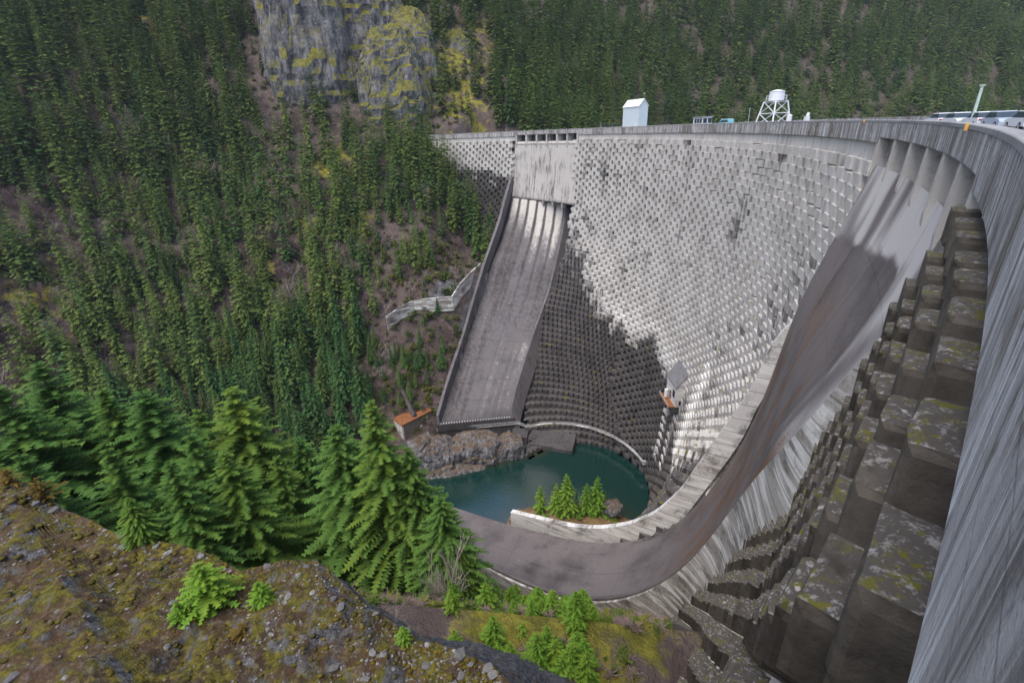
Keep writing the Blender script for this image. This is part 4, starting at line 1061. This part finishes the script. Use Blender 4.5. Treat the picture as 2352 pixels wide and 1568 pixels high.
lbs = ['white car at the left end of the row by the green post', 'white car second from the lamp post in the row behind the parapet', 'white car showing a red tail light in the middle of the crest row', 'pale blue car right of the white cars on the crest', 'white car nearest the camera behind the curved coping']
for i, (tt_, rr_c) in enumerate([(-22.0, 187.6), (-23.7, 187.6), (-25.35, 187.6), (-27.0, 187.6), (-28.7, 187.6)]):
    car(tt_, rr_c, lbs[i], bluepaint if i == 3 else carpaint, H=1.46, group='cars parked on the dam road', turn=math.pi if i % 2 else 0.0)

# tank tower
p = pol(-2.3, 186.6, ROAD); tw = local_thing('tank_tower', tuple(p), 'white steel lattice tower carrying a squat round tank on the dam crest', 'tower', rz=radial(-2.3) + .35)
b0, b1, hp = 2.7, 1.75, 5.3
cor = [(-1, -1), (1, -1), (1, 1), (-1, 1)]
def leg_at(c, t): w_ = b0 + (b1 - b0) * t; return (c[0] * w_, c[1] * w_, hp * t)
for c in cor:
    mb = MB(); mb.tube(leg_at(c, 0), leg_at(c, 1), .17, n=6); mb.build('leg', M['white'], tw)
for i in range(4):
    c, d2 = cor[i], cor[(i + 1) % 4]
    for t0_, t1_ in ((0, .52), (.52, 1)):
        mb = MB(); mb.tube(leg_at(c, t0_), leg_at(d2, t1_), .08, n=5); mb.tube(leg_at(d2, t0_), leg_at(c, t1_), .08, n=5); mb.build('cross_brace', M['white'], tw)
    mb = MB(); mb.tube(leg_at(c, .52), leg_at(d2, .52), .09, n=5); mb.tube(leg_at(c, .97), leg_at(d2, .97), .12, n=5); mb.build('girder', M['white'], tw)
mb = MB(); mb.tube((0, 0, hp), (0, 0, hp + .16), 2.25, n=20); mb.build('platform', M['steel'], tw)
mb = MB(); mb.tube((0, 0, hp + .16), (0, 0, hp + 2.05), 1.62, n=24); tk = mb.build('tank', M['white'], tw)
mb = MB(); mb.tube((0, 0, hp + 2.05), (0, 0, hp + 2.4), 1.7, .4, n=24); mb.build('tank_lid', M['white'], tk)
rl_ = MB()
an = np.linspace(0, 2 * math.pi, 17)
for zz in (.6, 1.15): rl_.poly([(2.2 * math.cos(a), 2.2 * math.sin(a), hp + zz) for a in an], .035, 4)
for a in an[:-1]: rl_.tube((2.2 * math.cos(a), 2.2 * math.sin(a), hp + .1), (2.2 * math.cos(a), 2.2 * math.sin(a), hp + 1.15), .035, n=4)
rl_.build('railing', M['white'], tw)
mb = MB(); mb.tube((0, 0, 0), (0, 0, hp), .16); mb.build('riser_pipe', M['orange'], tw)
p = pol(-4.3, 187.2, ROAD); vt = MB(); vt.tube(tuple(p), tuple(p + (0, 0, 2.1)), .55, n=12); vt.tube(tuple(p + (0, 0, 2.1)), tuple(p + (0, 0, 2.35)), .6, .2, n=12)
tag(vt.build('water_drum', M['white']), 'white drum standing at the foot of the lattice tower', 'drum')
p = pol(-7.0, 187, ROAD); vt = MB(); vt.box(tuple(p + (0, 0, .9)), (.8, .8, 1.8)); vt.tube(tuple(p + (0, 0, 1.8)), tuple(p + (.25, 0, 2.4)), .3, n=8); tag(vt.build('vent_pipe', M['white']), 'small white vent on the crest right of the tower', 'vent')
def post(th, r, h, rad, mat, label, name='lamp_post'):
    p = pol(th, r, ROAD); e = thing(name, tuple(p), label, 'lamp post' if 'lamp' in name else 'pole')
    mb = MB(); mb.tube(tuple(p), tuple(p + (0, 0, h)), rad, rad * .8, n=8); mb.build('shaft', mat, e)
    mb = MB(); mb.tube(tuple(p), tuple(p + (0, 0, .2)), rad * 1.8, n=8); mb.build('base', mat, e)
    mb = MB(); mb.box(tuple(p + (0, 0, h + .05)), (rad * 2.2, rad * 2.2, .14)); mb.build('cap', mat, e)
post(-25.4, 186.9, 3.75, .15, M['lamp_post'], 'pale green post rising above the row of white cars')
post(28.8, 187, 3.0, .09, M['steel'], 'thin grey pole on the crest above the left spillway gates', 'grey_pole')
post(3.0, 189.0, 4.4, .08, M['steel'], 'thin grey pole between the blue van and the tank tower', 'grey_pole')
for i, (tt_, lb) in enumerate([(55.2, 'orange reflector at the far left end of the parapet'), (42.9, 'orange reflector on the parapet above the left spillway gates'), (28.7, 'orange reflector on the parapet just right of the left spillway gates'), (15.3, 'orange reflector on the parapet right of the pale blue house'), (.9, 'orange reflector on the parapet in front of the blue van'), (-22.1, 'orange reflector on the parapet left of the right spillway'), (-36.1, 'orange reflector on the parapet nearest the camera')]):
    p = pol(tt_, 179.9, -.12); mb = MB(); mb.box((0, 0, .0), (.14, .26, .34)); o = mb.build('parapet_reflector', M['orange']); o.location = tuple(p); o.rotation_euler = (0, 0, radial(tt_))
    tag(o, lb, 'reflector', 'orange reflectors on the parapet')
fe = thing('crest_fence', tuple(pol(27, 189.8, 0)), 'dark rail fence along the crest left of the pale blue house', 'fence')
for t_ in np.arange(24.9, 30.2, .5):
    p = pol(t_, 189.8, .05); mb = MB(); mb.tube(tuple(p), tuple(p + (0, 0, 1.5)), .07, n=5); mb.build('post', M['gate'], fe)
for zz in (.5, 1.0, 1.45):
    mb = MB(); mb.poly([tuple(pol(t_, 189.8, zz)) for t_ in np.arange(24.9, 30.2, .5)], .05, 5); mb.build('rail', M['gate'], fe)

# ------------------------------------------------------------------ house on the face
A = np.array([CX, CY, 0])
oh = thing('outlet_house', (CX + 173, CY, -82), 'concrete house with steep grey slab roof jutting from the dam face', 'building')
y0, y1, xb, xf = -4.7, 4.1, 176.4, 171.7
mb = MB()
mb.add(A + np.array([(xb, y0, -66.6), (xf, y0, -73.2), (xf, y0, -80), (xb, y0, -80), (xb, y1, -66.6), (xf, y1, -73.2), (xf, y1, -80), (xb, y1, -80)]), [(0, 1, 2, 3), (4, 7, 6, 5), (1, 5, 6, 2), (3, 2, 6, 7), (0, 4, 5, 1)])
mb.build('wall', M['plank'], oh)
mb = MB(); q = np.array([(xb + .2, y0 - .3, -65.9), (xf - .25, y0 - .3, -73.1), (xf - .25, y1 + .3, -73.1), (xb + .2, y1 + .3, -65.9)]) + A
mb.add(np.r_[q, q - (0.1, 0, .42)], [(3, 2, 1, 0), (4, 5, 6, 7), (0, 1, 5, 4), (1, 2, 6, 5), (2, 3, 7, 6)]); mb.build('roof', M['roof_grey'], oh)
mb = MB(); mb.box(A + (xf + 1, -.3, -81.1), (4, 8.4, 1.9)); mb.build('base', M['darkwall'], oh)
mb = MB(); mb.box(A + (xf - .04, .2, -78.1), (.12, 1.6, 2.8)); mb.build('door', M['brick'], oh)
mb = MB(); mb.box(A + (xf - .04, -2.6, -76.3), (.12, 1.7, 2.4)); mb.build('window', M['dark'], oh)
mb = MB(); mb.box(A + (173.3, y0 - .03, -78.6), (1.2, .1, 1.4)); mb.build('window', M['dark'], oh)
mb = MB(); mb.box(A + (170.6, 0, -80.1), (2.2, 8.8, .25)); mb.build('balcony_deck', M['rust'], oh)
for zz in (-79.0, -79.5):
    mb = MB(); mb.tube(A + (169.55, y0, zz), A + (169.55, y1 + .3, zz), .06, n=5); mb.build('balcony_rail', M['steel'], oh)
for yy in np.linspace(y0, y1 + .3, 6):
    mb = MB(); mb.tube(A + (169.55, yy, -80), A + (169.55, yy, -79), .06, n=5); mb.build('balcony_post', M['steel'], oh)
mb = MB(); mb.tube(A + (170.9, 1.9, -79.9), A + (170.9, 1.9, -77.2), .55, n=12); mb.build('valve_tank', M['white'], oh)

# ------------------------------------------------------------------ walkway at the toe
sp_ = [(86.5, 38.6), (123.1, 41.3), (126.8, 38.4), (129.0, 38.6)]
cs = np.linspace(55, 3.0, 34); cc, cn = contour(cs, np.full(34, -113.5), -1.0)
path = np.r_[np.array(sp_), cc]
path3 = np.c_[path + (CX, CY), np.full(len(path), -113.5)]
wk = thing('walkway', tuple(path3[0]), 'narrow railed walkway running along the foot of the dam above the pool', 'walkway')
d = np.gradient(path3[:, :2], axis=0); d /= np.linalg.norm(d, axis=1)[:, None]; nn = np.stack([-d[:, 1], d[:, 0]], -1)
lf = path3.copy(); rg = path3.copy(); lf[:, :2] += nn * .42; rg[:, :2] -= nn * .42
mb = MB(); mb.loft([lf - (0, 0, .35), lf, rg, rg - (0, 0, .35), lf - (0, 0, .35)]); mb.build('deck', M['plank_d'], wk)
for zz, r_ in ((1.1, .07), (.55, .05)):
    mb = MB(); mb.poly([tuple(q + (0, 0, zz)) for q in rg], r_, 5); mb.build('rail', M['steel'], wk)
rs_ = resample(rg, 48)
pm = MB(); pm.tube((0, 0, 0), (0, 0, 1.1), .06, n=5); PM = pm.mesh('post'); PM.materials.append(M['steel'])
for q in rs_:
    o = link('post', PM, None, wk); o.location = tuple(q)
mb = MB(); mb.box(tuple(path3[-1] + (.3, 0, -.2)), (1.2, .9, 1.6)); mb.build('end_block', M['steel'], wk)

# slabs at the toe
ap = thing('toe_apron', (14, 163, WATER), 'dark sloping concrete slab dipping into the pool below the walkway', 'slab')
mb = MB(); q = np.array([(6.8, 169, -114.2), (24.6, 164.3, -114.2), (22.0, 157.6, -117.6), (15.3, 159.6, -117.4), (14.9, 160.2, -117.2), (4.6, 163.2, -117.2)]); w_ = q.copy(); w_[:, 2] = -121
mb.add(np.r_[q, w_], [(5, 4, 3, 2, 1, 0)] + [(i, (i + 1) % 6, 6 + (i + 1) % 6, 6 + i) for i in range(6)]); mb.build('slab', M['darkwall'], ap)
ab = MB(); ab.box((1.6, 167.3, -117.6), (6.6, 6.5, 6.6), -.18); ab.box((1.2, 163.2, -119.6), (5.6, 3, 3.4), -.18)
tag(ab.build('toe_block', M['darkwall']), 'dark concrete block at the waterline left of the sloping slab', 'block')

# ------------------------------------------------------------------ shed, road wall
sh_ = thing('pump_shed', (-42, 168, -112.5), 'low concrete shed with leaf-covered flat roof left of the spillway foot', 'shed')
c0, c1, c2, c3 = [np.array(q) for q in ((-45.2, 162.4), (-35.0, 172.6), (-40, 177.6), (-49.8, 167.6))]
foot = np.stack([c0, c1, c2, c3])
for i in range(4):
    a, b = foot[i], foot[(i + 1) % 4]; t_ = (b - a) / np.linalg.norm(b - a); nrm = np.array([t_[1], -t_[0]])
    mb = MB(); V = [(*a, -114), (*b, -114), (*b, -105.2), (*a, -105.2)]; V2 = [(v[0] - nrm[0] * .4, v[1] - nrm[1] * .4, v[2]) for v in V]
    mb.add(V + V2, [(0, 1, 2, 3), (7, 6, 5, 4), (0, 3, 7, 4), (1, 5, 6, 2), (3, 2, 6, 7)]); mb.build('wall', M['brick'] if i in (0, 2) else M['plank'], sh_)
ctr = foot.mean(0); rf = (foot - ctr) * 1.05 + ctr
mb = MB(); mb.add([(*q, -105.18) for q in rf] + [(*q, -104.8) for q in rf], [(3, 2, 1, 0), (4, 5, 6, 7)] + [(i, (i + 1) % 4, 4 + (i + 1) % 4, 4 + i) for i in range(4)]); mb.build('roof', M['rust'], sh_)
t_ = (c1 - c0) / np.linalg.norm(c1 - c0); n_ = np.array([t_[1], -t_[0]])
q = c0 + t_ * 8.6 + n_ * .06; mb = MB(); mb.box((*q, -109.9), (1.0, .12, 1.5), math.atan2(t_[1], t_[0])); mb.build('window', M['white'], sh_)
q = c0 + t_ * 12 + n_ * .05; mb = MB(); mb.box((*q, -109.5), (.7, .1, 6), math.atan2(t_[1], t_[0])); mb.build('pilaster', M['plank_d'], sh_)
mb = MB(); mb.tube((-41.2, 168.2, -104.6), (-49.5, 183, -95), 1.1, 1.0, n=4); tag(mb.build('drain_flume', M['darkwall']), 'dark square flume slanting down onto the shed roof', 'flume')
ter = MB(); ter.box((-40.0, 160.9, -113.6), (13, 5, 2.2), .13); tag(ter.build('terrace_kerb', M['darkwall']), 'low dark kerb in front of the concrete shed', 'kerb')

rw = [(-13.0, 224, -56.5), (-17, 213, -57.5), (-21.5, 204, -60), (-25, 199.5, -64.3), (-30, 198.6, -64.3), (-36, 198.6, -64.5), (-42, 199, -65.3), (-47, 195, -66.5), (-52, 189, -68.5)]
rwp = resample(np.array(rw), 26)
rt_ = thing('retaining_wall', tuple(rwp[12]), 'pale grey road retaining wall curving along the slope left of the chute', 'wall')
for i in range(25):
    a, b = rwp[i], rwp[i + 1]; t_ = (b - a); t_[2] = 0; t_ /= np.linalg.norm(t_); n_ = np.array([-t_[1], t_[0], 0]) * .5
    e = t_ * .02; hb = 3.6 if i < 20 else 2.6
    mb = MB(); mb.add([a + e - (0, 0, hb + 3), b - e - (0, 0, hb + 3), b - e, a + e, a + e - n_ - (0, 0, hb + 3), b - e - n_ - (0, 0, hb + 3), b - e - n_, a + e - n_], [(0, 1, 2, 3), (7, 6, 5, 4), (3, 2, 6, 7), (0, 3, 7, 4), (1, 5, 6, 2)]); mb.build('wall_panel', M['plank_d'], rt_)

# ------------------------------------------------------------------ near trees, islet trees, shrubs, snags
def by_tip(az, el, d, wid=1.0, pair=None, label='', group=None, name='conifer_tree', hmax=34):
    x, y = az_el_xy(az, d); g = float(ground_z(x, y)); zt = CAMZ + d * math.tan(math.radians(el)); H = min(hmax, max(4, zt - g))
    return tree(name, (x, y, zt - H), H, pair or NEARC[RND.randrange(4)], label, group, wid)
near = [(-19.0, -28.4, 41, .98, 'tallest bright green conifer in front of the shed and shore rock'), (-15.3, -34.5, 40, .95, 'green conifer just right of the tallest one, before the pool'),
 (-11.9, -40.6, 35, 1.1, 'conifer with a leafless white tree against it by the pool'), (-9.9, -45.5, 34, 1.05, 'rightmost tall conifer beside the end of the right chute'),
 (-23.9, -30.2, 44, 1.15, 'conifer immediately left of the tallest bright green one'), (-28.3, -30.5, 56, 1.05, 'conifer with a blunt top below the leaf-strewn gap'),
 (-31.2, -31.6, 52, 1.0, 'short conifer between two tall ones at lower left centre'), (-33.6, -23.4, 58, 1.25, 'broad tall conifer with a pointed top left of centre'),
 (-38.7, -26.6, 50, 1.1, 'conifer left of the broad pointed one'), (-41.2, -21.3, 57, 1.2, 'tall shaded conifer near the left edge'), (-44.0, -19.9, 60, 1.1, 'tall narrow conifer second from the left edge'),
 (-47.3, -16.3, 66, 1.2, 'dark conifer at the far left edge behind the mossy ledge'), (-50.2, -17.3, 60, 1.2, 'dark conifer cut by the left picture edge')]
for i, (az, el, d_, wd, lb) in enumerate(near): by_tip(az, el, d_, wd * 1.22, NEARB[i % 3] if i in (0, 1, 2, 3, 4, 7) else None, lb, 'tall conifers on the near bank')
for az, el, d_ in [(-41.3, -28.4, 44), (-36.2, -29.4, 46), (-51, -23.0, 46), (-45.4, -25.2, 47), (-54, -18, 60), (-53.5, -22, 50), (-26, -33, 60), (-29.6, -34, 64), (-37.3, -24.5, 72), (-45.7, -19.5, 78), (-49, -19, 80), (-42.5, -22.5, 80), (-35.6, -27, 76), (-22, -32.2, 62), (-19.5, -33, 58), (-25.5, -31.6, 72)]:
    by_tip(az, el, d_, 1.3, None, 'conifer in the dense near bank stand behind the mossy ledge', 'shaded conifers of the near bank stand')
for az, el, d_, h in [(-5.2, -51.0, 27, 6), (-.4, -53.9, 23, 4), (3.8, -54.3, 22.5, 4), (9.3, -54.6, 22, 3.5), (-2.9, -55.6, 20.5, 3.2), (-9.9, -55.6, 18.5, 2.5), (11.1, -56.2, 20, 2.6), (2.0, -53.4, 25, 4.5), (-7.6, -52.2, 25, 4.5), (6.5, -56.9, 19.5, 3), (-.7, -56.9, 18.8, 2.6), (-4, -57.5, 17.5, 2.2), (-6.6, -54.2, 22, 3.5), (5.2, -55.4, 21, 3.2), (8, -57.6, 18, 2.4), (2.5, -58, 17.8, 2)]:
    h *= 1.45; x, y = az_el_xy(az, d_); zt = CAMZ + d_ * math.tan(math.radians(el))
    tree('young_conifer', (x, y, zt - h), h, YOUNG[RND.randrange(3)], 'young bright green conifer at the bottom below the right chute', 'young conifers below the right chute', 1.0)
for q in range(80):
    az = RND.uniform(-13, 14); d_ = RND.uniform(17, 46); x, y = az_el_xy(az, d_); g = float(ground_z(x, y))
    if d_ < 24: g = min(g, CAMZ - d_ * math.tan(math.radians(56.5)))
    h = RND.uniform(1.5, 4.2)
    tree('young_conifer', (x, y, g - .3), h, YOUNG[RND.randrange(3)], 'young bright green conifer at the bottom below the right chute', 'young conifers below the right chute', 1.15)
isl = [(7.0, 124.1, 12, 'slim dark conifer at the left end of the islet'), (15.3, 121.4, 17, 'tallest conifer in the middle of the islet'), (12.2, 122, 13, 'conifer immediately left of the tallest on the islet'), (21.9, 121.8, 13.5, 'conifer right of the islet centre'), (25.3, 122, 16.5, 'tall conifer beside the pale boulder on the islet'), (28.6, 124.2, 10.0, 'small conifer just behind the pale boulder'), (18.4, 120.6, 11, 'short dark conifer at the front of the islet')]
for x, y, h, lb in isl: tree('conifer_tree', (x, y, island_z(x, y) - .6), h, YOUNG[RND.randrange(3)] if h > 11.5 else MID[1], lb, 'conifers on the islet', .9)
for q in range(26):
    a = RND.uniform(0, 6.28); x = 17 + 15 * math.cos(a) * math.sqrt(RND.random()); y = 119.5 + 4.5 * math.sin(a) * RND.random()
    o = bpy.data.objects.new('shrub', YOUNG[RND.randrange(3)][0]); COL.objects.link(o); h = RND.uniform(1.2, 3); o.location = (x, y, island_z(x, y) - .3); o.scale = (h * 1.6, h * 1.6, h); o.rotation_euler = (0, 0, RND.uniform(0, 6)); tag(o, 'low green shrub among the conifers of the islet', 'shrub', 'shrubs on the islet')
def snag(az, el, d_, H, me, lb, wid=1.0, name='bare_tree'):
    x, y = az_el_xy(az, d_); zt = CAMZ + d_ * math.tan(math.radians(el))
    o = bpy.data.objects.new(name, me); COL.objects.link(o); o.location = (x, y, zt - H); o.scale = (H * wid, H * wid, H); o.rotation_euler = (0, 0, RND.uniform(0, 6)); tag(o, lb, 'tree')
snag(-17.0, -20.6, 196, 20, SNAG[0], 'bleached leafless snag with spreading branches above the concrete shed', 1.0)
snag(-6.0, -9.9, 246, 25, SNAG[1], 'tall bleached dead conifer right beside the dam abutment', .45)
snag(-19.2, -28.0, 150, 14, SNAG[1], 'bleached dead top rising behind the tallest near conifer', .6)
snag(-12.6, -35.9, 30, 17, SNAG[1], 'pale leafless tree standing against the pool left shore', .42)
snag(-10.4, -37.0, 36, 15, BARE[1], 'leafless pinkish tree in front of the pool beside the conifers', .8)
snag(-22.6, -48.2, 17, 3.4, SNAG[0], 'small white dead shrub at the edge of the mossy ledge', .9)
# loose stones and moss cushions lying on the ledge
st_ = MB(); cu_ = MB()
ico = np.array([(0, 0, 1), (.89, 0, .45), (.28, .85, .45), (-.72, .53, .45), (-.72, -.53, .45), (.28, -.85, .45), (.72, .53, -.45), (-.28, .85, -.45), (-.89, 0, -.45), (-.28, -.85, -.45), (.72, -.53, -.45), (0, 0, -1)])
icf = [(0, 1, 2), (0, 2, 3), (0, 3, 4), (0, 4, 5), (0, 5, 1), (1, 6, 2), (2, 7, 3), (3, 8, 4), (4, 9, 5), (5, 10, 1), (6, 7, 2), (7, 8, 3), (8, 9, 4), (9, 10, 5), (10, 6, 1), (11, 7, 6), (11, 8, 7), (11, 9, 8), (11, 10, 9), (11, 6, 10)]
for q in range(7000):
    i = RND.randrange(60, 560 - 4); j = int(30 + 228 * math.sqrt(RND.random())); p = (X[i, j], Y[i, j], Z[i, j])
    d0 = math.hypot(p[0], p[1]); cl_ = vnoise(np.array([p[0] * .5, p[1] * .5, 3.0]))
    if RND.random() < .62 + .5 * cl_:
        sz = RND.uniform(.01, .042) * (1 + (RND.random() < .06) * 2.2) * max(1, d0 / 11)
        V = ico * np.array([RND.uniform(.7, 1.5), RND.uniform(.6, 1.2), RND.uniform(.35, .8)]) * sz * (1 + .25 * rng.uniform(-1, 1, (12, 1)))
        a = RND.uniform(0, 6.28); V = np.c_[V[:, 0] * math.cos(a) - V[:, 1] * math.sin(a), V[:, 0] * math.sin(a) + V[:, 1] * math.cos(a), V[:, 2]]
        st_.add(V + p, icf, RND.uniform(0, 1))
    else:
        sz = RND.uniform(.02, .065) * max(1, d0 / 11); V = ico * np.array([1.5, 1.3, .22]) * sz * (1 + .3 * rng.uniform(-1, 1, (12, 1))); cu_.add(V * np.array([1, 1, 1.5]) + p, icf, RND.uniform(0, 1))
def toned(name, c1, c2, sc=8):
    k = NT(name); c = k.mix(k.attr(0), c1, c2); c = k.mix(k.ramp(k.noise(sc, 4, .7), .4, .65), c, tuple(q * .5 for q in c2)); k.color(c); k.bump(k.noise(sc * 2, 3), .8, .03); return k.m
tag(st_.build('loose_stones', toned('stone_chip', (.06, .056, .056), (.27, .26, .25))), kind='stuff')
tag(cu_.build('moss_cushions', toned('moss_cushion', (.045, .048, .008), (.15, .11, .015), 14), smooth=True), kind='stuff')
GOLD = [crown_mesh('crown', M['leaf_gold'], 1, .6, 10, 7, 6, 190 + i, crown0=.02, irr=.5, twig=.22, droop=-.35) for i in range(2)]
def shrub(az, kk, H, mesh, lb, cat='shrub', name='shrub', wid=1.5):
    x, y, z = ledge_pt(az, kk); o = bpy.data.objects.new(name, mesh); COL.objects.link(o); o.location = (x, y, z - .05); o.scale = (H * wid, H * wid, H); o.rotation_euler = (0, 0, RND.uniform(0, 6)); tag(o, lb, cat)
shrub(-42.6, .80, 1.5, YOUNG[0][0], 'green bushy shrub growing on the mossy ledge in the foreground', wid=1.9)
shrub(-37.4, .86, .75, YOUNG[1][0], 'small round green shrub near the brow of the mossy ledge', wid=1.7)
shrub(-45.6, .72, .6, YOUNG[2][0], 'bright green shrub at the bottom picture edge', wid=1.9)
shrub(-20.6, .96, .55, YOUNG[1][0], 'little green bush on the right shoulder of the ledge', wid=1.5)
shrub(-45.6, 1.0, 1.6, NEARC[2][0], 'grey green bush behind the brow of the ledge', wid=1.6)
shrub(-51.0, .98, 1.0, GOLD[0], 'golden brown fern clump on the left brow of the ledge', 'fern', 'fern', 1.0)
shrub(-52.2, .95, .8, GOLD[1], 'golden brown fern clump at the left picture edge', 'fern', 'fern', 1.0)
shrub(-40.5, .76, .35, GOLD[1], 'small yellow tuft near the bottom of the ledge', 'tuft', 'fern', 1.6)

# ------------------------------------------------------------------ thin valley haze
hz = MB(); hz.box((210, 330, 180), (1640, 1260, 640))
hm = bpy.data.materials.new('haze'); hm.use_nodes = True; ht = hm.node_tree; ht.nodes.remove(ht.nodes['Principled BSDF'])
pv = ht.nodes.new('ShaderNodeVolumePrincipled'); pv.inputs['Color'].default_value = (.78, .86, .95, 1); pv.inputs['Density'].default_value = .0001; pv.inputs['Anisotropy'].default_value = .2
ht.links.new(pv.outputs[0], ht.nodes['Material Output'].inputs['Volume'])
tag(hz.build('haze', hm), kind='stuff')
